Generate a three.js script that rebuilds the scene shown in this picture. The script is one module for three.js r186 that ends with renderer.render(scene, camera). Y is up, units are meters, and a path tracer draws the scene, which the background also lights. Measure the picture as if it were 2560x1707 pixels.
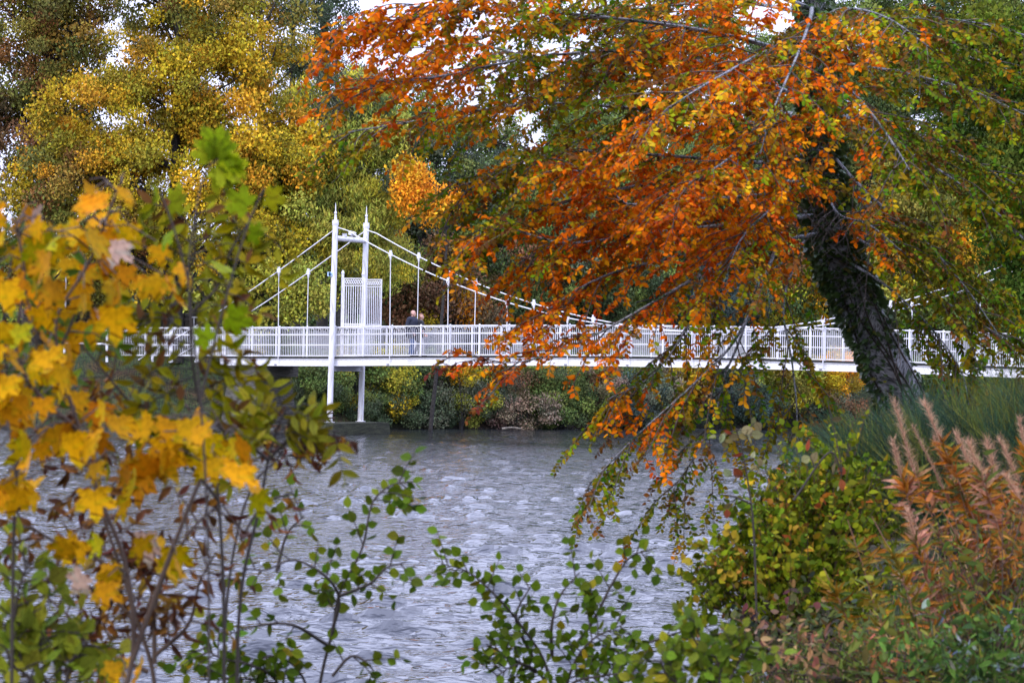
import * as THREE from 'three';
import { mergeGeometries, mergeVertices } from 'three/addons/utils/BufferGeometryUtils.js';
import { MarchingCubes } from 'three/addons/objects/MarchingCubes.js';
import { RoundedBoxGeometry } from 'three/addons/geometries/RoundedBoxGeometry.js';
import { createNoise2D, createNoise3D } from 'simplex-noise';

// ---------------------------------------------------------------- camera, sky, sun, exposure
const scene = new THREE.Scene();
const F = 7300, EYE = 3.15;                      // focal length in pixels of a 2560 x 1707 frame, eye height over the water
const camera = new THREE.PerspectiveCamera(2 * Math.atan(853.5 / F) * 180 / Math.PI, 1024 / 682, 0.5, 1500);
camera.position.set(0, EYE, 0);
camera.rotation.order = 'YXZ';
camera.rotation.set(Math.atan(36.5 / F), 0, 0.016);
camera.focus = 105;
camera.userData.fStop = 10.5;
camera.updateMatrixWorld(true);
scene.add(camera);

const renderer = new THREE.WebGLRenderer({ antialias: true });
renderer.setSize(1024, 682);
renderer.toneMapping = THREE.LinearToneMapping;
renderer.toneMappingExposure = 1.56;
renderer.shadowMap.enabled = true;

function mulberry(a) { return () => { a |= 0; a = a + 0x6D2B79F5 | 0; let t = Math.imul(a ^ a >>> 15, 1 | a); t = t + Math.imul(t ^ t >>> 7, 61 | t) ^ t; return ((t ^ t >>> 14) >>> 0) / 4294967296; }; }
let R = mulberry(7);
const rr = (a, b) => a + (b - a) * R();
const n2 = createNoise2D(mulberry(11)), n3 = createNoise3D(mulberry(12));
const clamp = (x, a, b) => Math.min(b, Math.max(a, x)), lerp = (a, b, t) => a + (b - a) * t, sstep = (a, b, x) => { const t = clamp((x - a) / (b - a), 0, 1); return t * t * (3 - 2 * t); };

{ // overcast sky: brightest overhead, soft cloud mottling
  const W = 512, H = 256, d = new Float32Array(W * H * 4);
  for (let j = 0; j < H; j++) for (let i = 0; i < W; i++) {
    const el = ((j + 0.5) / H - 0.5) * Math.PI, az = (i + 0.5) / W * 2 * Math.PI, y = Math.sin(el), x = Math.cos(el) * Math.cos(az), z = Math.cos(el) * Math.sin(az);
    const up = Math.max(0, y), c = n3(x * 2.2, y * 4.5, z * 2.2) * 0.6 + n3(x * 5, y * 9, z * 5) * 0.3;
    const L = 1.0 * (1 + 1.1 * up) * (1 + 0.13 * c), k = (j * W + i) * 4, b = clamp(0.25 + 0.75 * up + 0.15 * c, 0, 1);
    d[k] = L * lerp(0.86, 0.73, b); d[k + 1] = L * lerp(0.9, 0.81, b); d[k + 2] = L * lerp(1.14, 1.3, b); d[k + 3] = 1;
  }
  const t = new THREE.DataTexture(d, W, H, THREE.RGBAFormat, THREE.FloatType);
  t.mapping = THREE.EquirectangularReflectionMapping; t.magFilter = THREE.LinearFilter; t.needsUpdate = true;
  scene.background = t; scene.environment = t;
}
const sun = new THREE.DirectionalLight(new THREE.Color(1, 0.95, 0.88), 1.5);
sun.position.set(-70, 110, 60); sun.target.position.set(0, 0, -60);
sun.castShadow = true; sun.shadow.radius = 38; sun.shadow.mapSize.set(4096, 4096);
Object.assign(sun.shadow.camera, { left: -90, right: 90, top: 90, bottom: -90, near: 1, far: 400 });
scene.add(sun, sun.target);

// ---------------------------------------------------------------- helpers
const V = (x, y, z) => new THREE.Vector3(x, y, z);
const at = (px, py, d) => V((px - 1280) / F * d, (853.5 - py) / F * d, -d).applyMatrix4(camera.matrixWorld);   // the place seen at a spot of the photograph, d metres away
const used = new Map();
function numbered(n) { const k = used.get(n) ?? 0; used.set(n, k + 1); return k ? `${n}_${String(k).padStart(3, '0')}` : n; }
function tag(o, label, category, group) { o.userData.label = label; o.userData.category = category; if (group) o.userData.group = group; return o; }
function thing(name, pos, label, category, group) { const g = new THREE.Group(); g.name = numbered(name); g.position.copy(pos); scene.add(g); g.updateMatrixWorld(); return tag(g, label, category, group); }
function mesh(name, geo, mat, parent, local) {   // geometry in world metres unless local; the parent holds no turn
  const m = new THREE.Mesh(geo, mat); m.name = parent ? name : numbered(name);
  if (parent && !local) { const p = V(0, 0, 0); for (let o = parent; o; o = o.parent) p.add(o.position); geo.translate(-p.x, -p.y, -p.z); }
  m.castShadow = m.receiveShadow = true; (parent ?? scene).add(m); return m;
}
function structure(name, geo, mat) { const m = mesh(name, geo, mat); m.userData.kind = 'structure'; return m; }
function group(name, parent) { const g = new THREE.Group(); g.name = name; parent.add(g); return g; }
const strip = (g) => { const q = g.index ? g.toNonIndexed() : g; for (const k of Object.keys(q.attributes)) if (!['position', 'normal', 'uv'].includes(k)) q.deleteAttribute(k); if (!q.attributes.uv) q.setAttribute('uv', new THREE.BufferAttribute(new Float32Array(q.attributes.position.count * 2), 2)); return q; };
const merge = (list) => mergeGeometries(list.map(strip));
function box(sx, sy, sz, p, rot) { const g = new THREE.BoxGeometry(sx, sy, sz); if (rot) g.applyMatrix4(rot); g.translate(p.x, p.y, p.z); return g; }
const UPV = V(0, 1, 0);
function rod(a, b, r, r2 = r, seg = 8) { const d = b.clone().sub(a), L = d.length(), g = new THREE.CylinderGeometry(r2, r, L, seg, 1); g.applyQuaternion(new THREE.Quaternion().setFromUnitVectors(UPV, d.normalize())); g.translate((a.x + b.x) / 2, (a.y + b.y) / 2, (a.z + b.z) / 2); return g; }
function squareBar(a, b, w, depth, side) {       // a bar with a rectangular section; side: unit vector across it
  const d = b.clone().sub(a), L = d.length(), x = side.clone(), y = d.clone().normalize(), z = x.clone().cross(y).normalize(); x.copy(y).cross(z);
  const g = new THREE.BoxGeometry(w, L, depth); g.applyMatrix4(new THREE.Matrix4().makeBasis(x, y, z)); g.translate((a.x + b.x) / 2, (a.y + b.y) / 2, (a.z + b.z) / 2); return g;
}
function taper(pts, radii, seg = 6, bumpy = 0) { // a tube through pts whose radius changes; radii: list or [first, last]
  const n = pts.length, pos = [], uv = [], idx = []; let nrm = V(0.31, 0.2, 0.93), len = 0;
  for (let i = 0; i < n; i++) {
    const t = pts[Math.min(i + 1, n - 1)].clone().sub(pts[Math.max(i - 1, 0)]).normalize();
    nrm = nrm.sub(t.clone().multiplyScalar(nrm.dot(t))).normalize(); const b = t.clone().cross(nrm);
    const r = radii.length === n ? radii[i] : lerp(radii[0], radii[radii.length - 1], i / (n - 1));
    if (i) len += pts[i].distanceTo(pts[i - 1]);
    for (let k = 0; k <= seg; k++) { const a = k / seg * Math.PI * 2, q = r * (1 + (bumpy ? bumpy * n3(Math.cos(a) * 1.3, Math.sin(a) * 1.3, len * 1.5 + r * 7) : 0)); pos.push(pts[i].x + (nrm.x * Math.cos(a) + b.x * Math.sin(a)) * q, pts[i].y + (nrm.y * Math.cos(a) + b.y * Math.sin(a)) * q, pts[i].z + (nrm.z * Math.cos(a) + b.z * Math.sin(a)) * q); uv.push(k / seg * 6.28 * radii[0], len); }
  }
  for (let i = 0; i < n - 1; i++) for (let k = 0; k < seg; k++) { const a = i * (seg + 1) + k, b = a + seg + 1; idx.push(a, a + 1, b, a + 1, b + 1, b); }
  const g = new THREE.BufferGeometry(); g.setAttribute('position', new THREE.Float32BufferAttribute(pos, 3)); g.setAttribute('uv', new THREE.Float32BufferAttribute(uv, 2)); g.setIndex(idx); g.computeVertexNormals(); return g;
}
const smooth = (pts, n) => new THREE.CatmullRomCurve3(pts, false, 'centripetal').getPoints(n);
const lin = (r, g, b) => new THREE.Color().setRGB(r, g, b);
const jitter = (c, s) => { const k = 1 + rr(-s, s); return lin(clamp(c[0] * k * (1 + rr(-s, s) * 0.35), 0, 1), clamp(c[1] * k * (1 + rr(-s, s) * 0.35), 0, 1), clamp(c[2] * k, 0, 1)); };
function pick(pal) { let w = 0; for (const p of pal) w += p[3] ?? 1; let t = R() * w; for (const p of pal) { t -= p[3] ?? 1; if (t <= 0) return p; } return pal[0]; }

// ---------------------------------------------------------------- textures and materials
function noiseTex(size, fn, srgb = true) {
  const d = new Uint8Array(size * size * 4);
  for (let j = 0; j < size; j++) for (let i = 0; i < size; i++) { const c = fn(i / size, j / size), k = (j * size + i) * 4; for (let q = 0; q < 3; q++) d[k + q] = clamp(c[q], 0, 1) * 255; d[k + 3] = 255; }
  const t = new THREE.DataTexture(d, size, size); t.wrapS = t.wrapT = THREE.RepeatWrapping; t.magFilter = THREE.LinearFilter; t.minFilter = THREE.LinearFilter; if (srgb) t.colorSpace = THREE.SRGBColorSpace; t.needsUpdate = true; return t;
}
const tile = (u, v, f, o = 0) => { // noise that repeats over the unit square
  const a = u * 2 * Math.PI, b = v * 2 * Math.PI, r = f / (2 * Math.PI); return n3(Math.cos(a) * r + o, Math.sin(a) * r + Math.cos(b) * r * 1.7, Math.sin(b) * r * 1.7 + o * 2); };
const std = (o) => new THREE.MeshStandardMaterial(o);
const barkTex = noiseTex(256, (u, v) => { const a = tile(u, v, 6) * 0.5 + tile(u, v, 17, 3) * 0.3 + tile(u, v, 40, 5) * 0.25, k = 0.62 + 0.3 * a; return [k, k, k]; });
const paintTex = noiseTex(512, (u, v) => { const s = Math.max(0, tile(u, v, 7, 2) - 0.2) * 0.22, f = 0.95 + 0.02 * tile(u, v, 50, 4); const rust = Math.max(0, tile(u, v, 26, 9) - 0.62) * 0.9; return [f - s, f - s * 1.1 - rust * 0.35, f - s * 1.3 - rust * 0.7]; });
const M = {
  white: std({ color: lin(0.82, 0.82, 0.84), map: paintTex, roughness: 0.42 }),
  bolt: std({ color: lin(0.2, 0.2, 0.22), roughness: 0.6 }),
  deck: std({ color: lin(0.05, 0.05, 0.05), roughness: 0.9, map: barkTex }),
  steelGrey: std({ color: lin(0.5, 0.51, 0.55), map: paintTex, roughness: 0.5 }),
  barkFar: std({ color: lin(0.085, 0.075, 0.065), map: barkTex, roughness: 1 }),
  barkPale: std({ color: lin(0.2, 0.19, 0.16), map: barkTex, roughness: 1 }),
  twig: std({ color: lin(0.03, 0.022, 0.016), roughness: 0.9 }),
  twigBrown: std({ color: lin(0.055, 0.033, 0.02), roughness: 0.9 }),
};
const physical = (o) => new THREE.MeshPhysicalMaterial(o);
const leafTint = physical({ color: lin(1, 1, 1), roughness: 0.9, transmission: 0.38, thickness: 0, specularIntensity: 0.12 });           // tinted by each copy
const glossTint = physical({ color: lin(1, 1, 1), roughness: 0.7, transmission: 0.42, thickness: 0, specularIntensity: 0.12 });
const farTint = std({ color: lin(1, 1, 1), roughness: 1, vertexColors: true }), midTint = physical({ color: lin(0.92, 0.92, 0.92), roughness: 0.85, transmission: 0.27, thickness: 0, specularIntensity: 0.06, vertexColors: true });
const leafTex = noiseTex(256, (u, v) => { const x = Math.abs(u - 0.5), rib = 1 - sstep(0.006, 0.022, x), vein = 1 - sstep(0.02, 0.14, Math.abs(((v - x * 1.1) * 9) % 1 - 0.5)), m = tile(u, v, 9, 3) * 0.1, sp = sstep(0.5, 0.62, tile(u, v, 13, 15)); const k = 0.96 + m - 0.2 * rib - 0.08 * vein; return [k * (1 - 0.25 * sp), k * (1 - 0.4 * sp), k * (1 - 0.3 * sp)]; });
const mapleTex = noiseTex(256, (u, v) => { const x = (u - 0.5) / 0.6, y = (v - 0.05) / 0.85 - 0.02, a = Math.atan2(x, y), r = Math.hypot(x, y); let vein = 0; for (const t of [0, 0.62, -0.62, 1.2, -1.2]) vein = Math.max(vein, 1 - sstep(0.006, 0.02, Math.abs(a - t) * r)); const m = tile(u, v, 7, 6) * 0.12 + tile(u, v, 24, 2) * 0.06, sp = sstep(0.62, 0.72, tile(u, v, 5, 25)), green = sstep(0.1, 0.6, tile(u, v, 2.5, 40)) * 0.16; const k = 0.96 + m - 0.16 * vein; return [k * (1 - 0.4 * sp - green * 0.6), k * (1 - 0.6 * sp), k * (1 - 0.6 * sp)]; });
const leafMats = new Map();
function leafMat(c, tex = leafTex) { const q = c.map((x) => Math.round(Math.sqrt(x) * 22) / 22); const k = q.join() + (tex === leafTex); if (!leafMats.has(k)) leafMats.set(k, physical({ color: lin(q[0] ** 2, q[1] ** 2, q[2] ** 2), roughness: 0.65, transmission: 0.36, thickness: 0, specularIntensity: 0.08, map: tex, side: THREE.DoubleSide })); return leafMats.get(k); }

// ---------------------------------------------------------------- leaf shapes (tip along +y, face along +z, one unit long)
function ovate(widths, fold = 0.25, curl = 0.25, wave = 0) {
  const n = widths.length - 1, pos = [], idx = [], uv = [];
  for (let i = 0; i <= n; i++) { const t = i / n, w = widths[i], z = -curl * t * t; for (const s of [-1, 0, 1]) { pos.push(s * w, t, z + Math.abs(s) * w * fold + (wave ? wave * s * Math.sin(t * 9) : 0)); uv.push(0.5 + s * w, t); } }
  for (let i = 0; i < n; i++) for (let k = 0; k < 2; k++) { const a = i * 3 + k, b = a + 3; idx.push(a, a + 1, b, a + 1, b + 1, b); }
  const g = new THREE.BufferGeometry(); g.setAttribute('position', new THREE.Float32BufferAttribute(pos, 3)); g.setAttribute('uv', new THREE.Float32BufferAttribute(uv, 2)); g.setIndex(idx); g.computeVertexNormals(); return g;
}
const beechLeaf = ovate([0.02, 0.22, 0.31, 0.29, 0.19, 0.01], 0.2, 0.2), beechCurled = ovate([0.02, 0.2, 0.28, 0.26, 0.16, 0.01], 0.6, -0.35, 0.05);
const roundLeaf = ovate([0.03, 0.3, 0.4, 0.38, 0.24, 0.01], 0.15, 0.15), narrowLeaf = ovate([0.02, 0.07, 0.085, 0.07, 0.04, 0.005], 0.4, 0.35), leaflet = ovate([0.02, 0.15, 0.2, 0.17, 0.1, 0.005], 0.2, 0.2);
const witheredLeaf = ovate([0.02, 0.12, 0.2, 0.17, 0.1, 0.01], 1.3, 0.7, 0.08);
function mapleLeaf(seed, curl) {  // five toothed lobes
  const r = mulberry(seed), sh = [], lobes = [[0, 1], [0.86, 0.86], [1.75, 0.6]], pts = [];
  const lobe = (ang, len, side) => { const o = []; const d = [[-0.3, 0.6], [-0.24, 0.7], [-0.27, 0.8], [-0.11, 0.84], [0, 1], [0.11, 0.84], [0.27, 0.8], [0.24, 0.7], [0.3, 0.6]]; for (const [a, l] of d) o.push([ang + side * a * (1.15), l * len * (0.94 + r() * 0.12)]); return o; };
  let right = []; for (const [a, l] of lobes) { const lo = lobe(a, l, 1); right.push(...(a === 0 ? lo.slice(4) : lo)); if (a < 1.7) right.push([a + 0.43, 0.5 * (0.95 + r() * 0.1)]); } right.push([2.5, 0.3], [3.0, 0.1]);
  const P = (a, l) => new THREE.Vector2(Math.sin(a) * l * 0.72, 0.28 + Math.cos(a) * l * 0.72);
  for (const [a, l] of right) pts.push(P(a, l)); for (const [a, l] of right.slice(1).reverse()) pts.push(P(-a, l));
  const g = new THREE.ShapeGeometry(new THREE.Shape(pts)), p = g.attributes.position;
  for (let i = 0; i < p.count; i++) { const x = p.getX(i), y = p.getY(i); p.setZ(i, -curl * (x * x + (y - 0.3) * (y - 0.3)) + 0.1 * Math.abs(x) + 0.05 * Math.sin(x * 9 + seed) * y); }
  const uv = g.attributes.uv; for (let i = 0; i < p.count; i++) uv.setXY(i, p.getX(i) * 0.6 + 0.5, p.getY(i) * 0.85 + 0.05); g.computeVertexNormals(); return g;
}
const mapleLeaves = [mapleLeaf(1, 0.15), mapleLeaf(2, 0.45), mapleLeaf(3, -0.3), mapleLeaf(4, 0.8)];
// leaves are also gathered into reusable clusters; each leaf keeps its own tint (a factor on the cluster's colour)
function tinted(geo, f) { const n = geo.attributes.position.count, c = new Float32Array(n * 3); for (let i = 0; i < n; i++) { c[i * 3] = f[0]; c[i * 3 + 1] = f[1]; c[i * 3 + 2] = f[2]; } geo.setAttribute('color', new THREE.BufferAttribute(c, 3)); return geo; }
function clump(seed, n, len, wid, flat) { // a ball of leaves, radius 1
  const r = mulberry(seed), list = [];
  for (let i = 0; i < n; i++) {
    const g = new THREE.BufferGeometry(), s = 0.7 + r() * 0.6, L = len * s, W = wid * s * 0.5; g.setAttribute('position', new THREE.Float32BufferAttribute([0, 0, 0, W, L * 0.5, W * 0.35, 0, L, -L * 0.12, -W, L * 0.5, W * 0.35], 3)); g.setIndex([0, 1, 2, 0, 2, 3]); g.computeVertexNormals();
    g.applyMatrix4(new THREE.Matrix4().makeRotationFromEuler(new THREE.Euler(-0.9 + r() * 2.2, r() * 6.28, (r() - 0.5) * 1.6, 'YXZ')));
    const u = r() * 2 - 1, a = r() * 6.283, q = Math.sqrt(1 - u * u), rad = Math.pow(r(), 0.42) * (0.8 + 0.35 * r()); g.translate(q * Math.cos(a) * rad, u * rad * flat, q * Math.sin(a) * rad);
    const b = 0.8 + r() * 0.4, h = r(); list.push(tinted(g, [b * (0.88 + 0.24 * h), b * (1.06 - 0.14 * h), b])); }
  return mergeGeometries(list);
}
const clumps = [1, 2, 3, 4, 5].map((i) => clump(i, 330, 0.17, 0.12, 0.8)), fineClumps = [6, 7, 8, 9].map((i) => clump(i, 460, 0.26, 0.065, 0.85));
let total = 0;
function copies(name, geo, mat, list, parent) { // list: {p, q, s, c}
  const m = new THREE.InstancedMesh(geo, mat, list.length), M4 = new THREE.Matrix4(), o = V(0, 0, 0), s3 = V(1, 1, 1); m.name = parent ? name : numbered(name);
  for (let k = parent; k; k = k.parent) o.add(k.position);
  total += list.length; list.forEach((e, i) => { M4.compose(e.p.clone().sub(o), e.q, s3.setScalar(e.s)); m.setMatrixAt(i, M4); m.setColorAt(i, e.c); });
  m.castShadow = m.receiveShadow = true; (parent ?? scene).add(m); return m;
}
const quat = (pitch, yaw, roll) => new THREE.Quaternion().setFromEuler(new THREE.Euler(pitch, yaw, roll, 'YXZ'));
function aim(dir, twist) { // +y along dir, turned about it
  return new THREE.Quaternion().setFromUnitVectors(UPV, dir.clone().normalize()).multiply(new THREE.Quaternion().setFromAxisAngle(UPV, twist)); }
// ---------------------------------------------------------------- the setting: river and banks
const farEdge = (x) => { const k = [[-200, -117], [-21, -117.5], [-12, -118], [-8, -121], [-3, -125.5], [7.6, -133], [24, -139], [60, -145], [300, -160]]; for (let i = 1; i < k.length; i++) if (x <= k[i][0]) return lerp(k[i - 1][1], k[i][1], (x - k[i - 1][0]) / (k[i][0] - k[i - 1][0])); return -160; };
const farHeight = (x, z) => { const t = farEdge(x) + 0.5 * n2(x * 0.4, 3) - z; const top = lerp(3.0, 2.2, sstep(-10, 0, x)); return -0.6 + (top + 0.6) * sstep(-1.2, 6.5, t) + sstep(8, 60, t) * 1.2 + (t > 0 ? 0.12 * n2(x * 0.5, z * 0.5) + 0.05 * n2(x * 2, z * 2) : 0); };
const nearEdge = (x) => lerp(-15.5, -34, sstep(0.9, 4.0, x)) + 0.6 * n2(x * 0.7, 9);
const nearHeight = (x, z) => { const t = z - nearEdge(x); const top = lerp(1.35, 2.3, sstep(1.2, 3.6, x)); return -0.5 + (top + 0.5) * sstep(-0.8, 3.2, t) + (t > 0 ? 0.06 * n2(x * 1.3, z * 1.3) + 0.03 * n2(x * 5, z * 5) : 0); };
function terrain(xs, zs, fn, colour) {
  const pos = [], col = [], uv = [], idx = [], W = xs.length;
  for (const z of zs) for (const x of xs) { pos.push(x, fn(x, z), z); uv.push(x, z); const c = colour(x, z); col.push(...c); }
  for (let j = 0; j < zs.length - 1; j++) for (let i = 0; i < W - 1; i++) { const a = j * W + i, b = a + W; idx.push(a, b, a + 1, a + 1, b, b + 1); }
  const g = new THREE.BufferGeometry(); g.setAttribute('position', new THREE.Float32BufferAttribute(pos, 3)); g.setAttribute('uv', new THREE.Float32BufferAttribute(uv, 2)); if (colour(0, 0).length) g.setAttribute('color', new THREE.Float32BufferAttribute(col, 3)); g.setIndex(idx); g.computeVertexNormals(); return g;
}
const range = (a, b, n) => Array.from({ length: n + 1 }, (_, i) => a + (b - a) * i / n);
const groundTex = noiseTex(512, (u, v) => { const a = 0.62 + 0.22 * tile(u, v, 9, 1) + 0.2 * tile(u, v, 37, 2) + 0.16 * tile(u, v, 90, 3); return [a, a, a * 0.95]; });
const groundMat = std({ color: lin(1, 1, 1), vertexColors: true, map: groundTex.clone(), roughness: 1, bumpMap: groundTex, bumpScale: 0.04 });
groundMat.map.repeat.set(0.4, 0.4); groundMat.map.needsUpdate = true;
const grassC = [0.085, 0.13, 0.045], litterC = [0.16, 0.085, 0.04], mudC = [0.07, 0.055, 0.042];
const mixc = (a, b, t) => a.map((x, i) => lerp(x, b[i], t));
const farColour = (x, z) => { const n = n2(x * 0.35, z * 0.35) * 0.5 + n2(x * 1.4, z * 1.4) * 0.35, h = farEdge(x) - z; return mixc(mixc(grassC, litterC, sstep(-0.05, 0.35, n)), mudC, 1 - sstep(0.6, 1.6, h + n)); };
structure('far_river_bank', terrain([...range(-600, -60, 6), ...range(-50, 60, 220), ...range(70, 600, 6)], [...range(-700, -190, 6), ...range(-180, -112, 150)], farHeight, farColour), groundMat);
structure('near_river_bank', terrain([...range(-120, -12, 8), ...range(-11, 11, 110), ...range(12, 120, 8)], [...range(-40, 4, 170), ...range(8, 120, 5)], nearHeight, (x, z) => { const n = n2(x * 1.1, z * 1.1) * 0.6 + n2(x * 3.4, z * 3.4) * 0.3; return mixc(grassC, litterC, sstep(-0.1, 0.4, n)); }), groundMat);

{ // the river: choppy swell in the sheet itself, fine ripples in the relief
  const N = 1024, S = 4.2, rw = mulberry(77), waves = [];
  for (let i = 0; i < 110; i++) { const k = 18 + Math.pow(rw(), 1.05) * 125, a = (rw() - 0.5) * 2.3 + Math.PI / 2 + (rw() < 0.25 ? 1.2 : 0); const kx = Math.round(k * Math.cos(a) * 0.4), ky = Math.round(k * Math.sin(a)); const kk = Math.hypot(kx, ky) || 1; waves.push([kx, ky, 0.115 / Math.pow(kk, 0.6), rw() * 6.28]); }
  const sinT = new Float32Array(4096); for (let i = 0; i < 4096; i++) sinT[i] = Math.cos(i / 4096 * 2 * Math.PI);
  const d = new Uint8Array(N * N * 4), gx = new Float32Array(N * N), gy = new Float32Array(N * N);
  for (const [kx, ky, amp, ph] of waves) { const p0 = ph / 6.2832 * 4096, ax = amp * kx / Math.hypot(kx, ky), ay = amp * ky / Math.hypot(kx, ky); for (let j = 0; j < N; j++) { const b = p0 + ky * j * 4; for (let i = 0; i < N; i++) { const c = sinT[(b + kx * i * 4) & 4095]; gx[j * N + i] += ax * c; gy[j * N + i] += ay * c; } } }
  for (let j = 0; j < N; j++) for (let i = 0; i < N; i++) { const q = j * N + i, x = -gx[q] * 2.0, y = -gy[q] * 2.0, L = 1 / Math.hypot(x, y, 1), k = q * 4; d[k] = (x * L * 0.5 + 0.5) * 255; d[k + 1] = (y * L * 0.5 + 0.5) * 255; d[k + 2] = (L * 0.5 + 0.5) * 255; d[k + 3] = 255; }
  const t = new THREE.DataTexture(d, N, N); t.wrapS = t.wrapT = THREE.RepeatWrapping; t.magFilter = THREE.LinearFilter; t.repeat.set(1 / S, 1 / S); t.needsUpdate = true;
  const foam = 0;
  const h = (x, z) => {
    const p = n2(x * 0.05, z * 0.045 + 8) + 0.5 * n2(x * 0.16 + 4, z * 0.11), chop = (0.72 + 0.6 * sstep(-0.4, 0.7, p)) * lerp(1, 0.5, sstep(80, 122, -z));
    const a = n2(x * 0.22 + 5, z * 0.5), b = n2(x * 0.5, z * 1.25 + 4), c = n2(x * 0.95 + 2, z * 2.8), e = n2(x * 2.1, z * 6.2 + 1), f = n2(x * 6, z * 11), crest = Math.max(0, n2(x * 0.55 + 31, z * 1.3));
    return chop * (0.022 * a + 0.024 * b + 0.015 * c + 0.0085 * e + 0.003 * f + 0.11 * crest ** 4) - 0.05;
  };
  const zs = []; for (let z = 12; z < 175; z += Math.max(0.05, z * 0.0042)) zs.push(-z); zs.reverse(); zs.push(10, 60);
  const xs = [...range(-400, -60, 5), ...range(-40, -26, 8), ...range(-25.8, 25.8, 640), ...range(26, 40, 8), ...range(60, 400, 5)];
  const g = terrain(xs, zs, (x, z) => z > 0 ? -0.04 : h(x, z), () => []);
  const uv = g.attributes.uv; for (let i = 0; i < uv.count; i++) uv.setXY(i, uv.getX(i), -uv.getY(i));
  const m = structure('river_water', g, physical({ color: lin(0.018, 0.02, 0.022), roughness: 0.06, ior: 1.333, normalMap: t, normalScale: new THREE.Vector2(1, 1) }));
}
// ---------------------------------------------------------------- the suspension footbridge
const PHI = 27.3 * Math.PI / 180, U = V(Math.cos(PHI), 0, Math.sin(PHI)), W = V(Math.sin(PHI), 0, -Math.cos(PHI));   // along the deck to the right bank, and across it away from the camera
const B0 = at(827, 900, 115); B0.y = 0;
const camber = (s) => s < 0 ? 2.641 + 0.012 * s : s > 29 ? 2.641 - 0.012 * (s - 29) : 2.83 - 0.0009 * (s - 14.5) * (s - 14.5);   // underside of the girders over the water
const bp = (s, v, y) => B0.clone().addScaledVector(U, s).addScaledVector(W, v).setY(y);
const dp = (s, v, up) => bp(s, v, camber(s) + up);
const SPAN = 30.96, BAY = 2.58, NEAR = 0.3, FAR = 2.12;
const footbridge = thing('suspension_footbridge', bp(0, 1.2, 0), 'white suspension footbridge with hooped railings spanning the river', 'bridge');
const turnU = new THREE.Matrix4().makeBasis(U, UPV, W.clone().negate());
const boxU = (len, h, dep, c) => box(len, h, dep, c, turnU);
const run = (s0, s1, v, up, w, h, n) => { const l = []; for (let i = 0; i < n; i++) l.push(squareBar(dp(lerp(s0, s1, i / n), v, up), dp(lerp(s0, s1, (i + 1) / n), v, up), h, w, UPV)); return merge(l); };
const S0 = -5.35, S1 = 36.3;
for (const v of [NEAR - 0.04, FAR + 0.04]) {
  const gd = mesh('girder', run(S0, S1, v, 0.145, 0.05, 0.262, 32), M.white, footbridge);
  mesh('lower_flange', run(S0, S1, v, 0.006, 0.15, 0.014, 32), M.white, gd); mesh('upper_flange', run(S0, S1, v, 0.283, 0.13, 0.014, 32), M.white, gd);
}
mesh('deck', run(S0, S1, (NEAR + FAR) / 2, 0.33, FAR - NEAR + 0.16, 0.075, 32), M.deck, footbridge);
for (let s = S0 + 0.6; s < S1; s += 1.29) mesh('cross_beam', squareBar(dp(s, NEAR, 0.16), dp(s, FAR, 0.16), 0.08, 0.16, U), M.steelGrey, footbridge);
// pylons
function lathe(prof, seg = 16) { return new THREE.LatheGeometry(prof.map(([r, y]) => new THREE.Vector2(r, y)), seg); }
for (const [s, sg] of [[0, 1], [SPAN, -1]]) {
  for (const v of [0, 2.42]) {
    const foot = bp(s - sg * 0.02, v, 0.41), head = bp(s + sg * 0.1, v, 8.22);
    const p = mesh('pylon_post', rod(foot, head, 0.118, 0.112, 20), M.white, footbridge);
    mesh('base_plate', lathe([[0, 0], [0.2, 0], [0.2, 0.03], [0.13, 0.035], [0.13, 0.06]]).translate(foot.x, foot.y, foot.z), M.white, p);
    mesh('pylon_cap', lathe([[0.115, -0.02], [0.128, 0], [0.128, 0.14], [0.118, 0.145], [0.118, 0.16], [0, 0.16]], 20).translate(head.x, head.y - 0.02, head.z), M.white, p);
    for (let k = 0; k < 6; k++) { const a = k / 6 * 6.283 + 0.4; mesh('crown_knob', new THREE.SphereGeometry(0.026, 8, 6).translate(head.x + Math.cos(a) * 0.108, head.y + 0.155, head.z + Math.sin(a) * 0.108), M.white, p); }
    mesh('finial', lathe([[0.062, 0.12], [0.055, 0.16], [0.05, 0.3], [0.036, 0.42], [0.045, 0.425], [0.062, 0.45], [0.062, 0.475], [0.032, 0.5], [0.022, 0.55], [0.018, 0.75], [0.004, 0.86], [0, 0.865]], 12).translate(head.x, head.y, head.z), M.white, p);
  }
  mesh('top_tube', rod(bp(s + sg * 0.09, 0.05, 7.68), bp(s + sg * 0.09, 2.4, 7.68), 0.105, 0.105, 18), M.white, footbridge);
  mesh('under_beam', merge([squareBar(bp(s, 0.1, 2.55), bp(s, 2.34, 2.55), 0.03, 0.2, U), squareBar(bp(s, 0.1, 2.445), bp(s, 2.34, 2.445), 0.14, 0.018, U), squareBar(bp(s, 0.1, 2.652), bp(s, 2.34, 2.652), 0.14, 0.016, U)]), M.steelGrey, footbridge);
}
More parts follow.
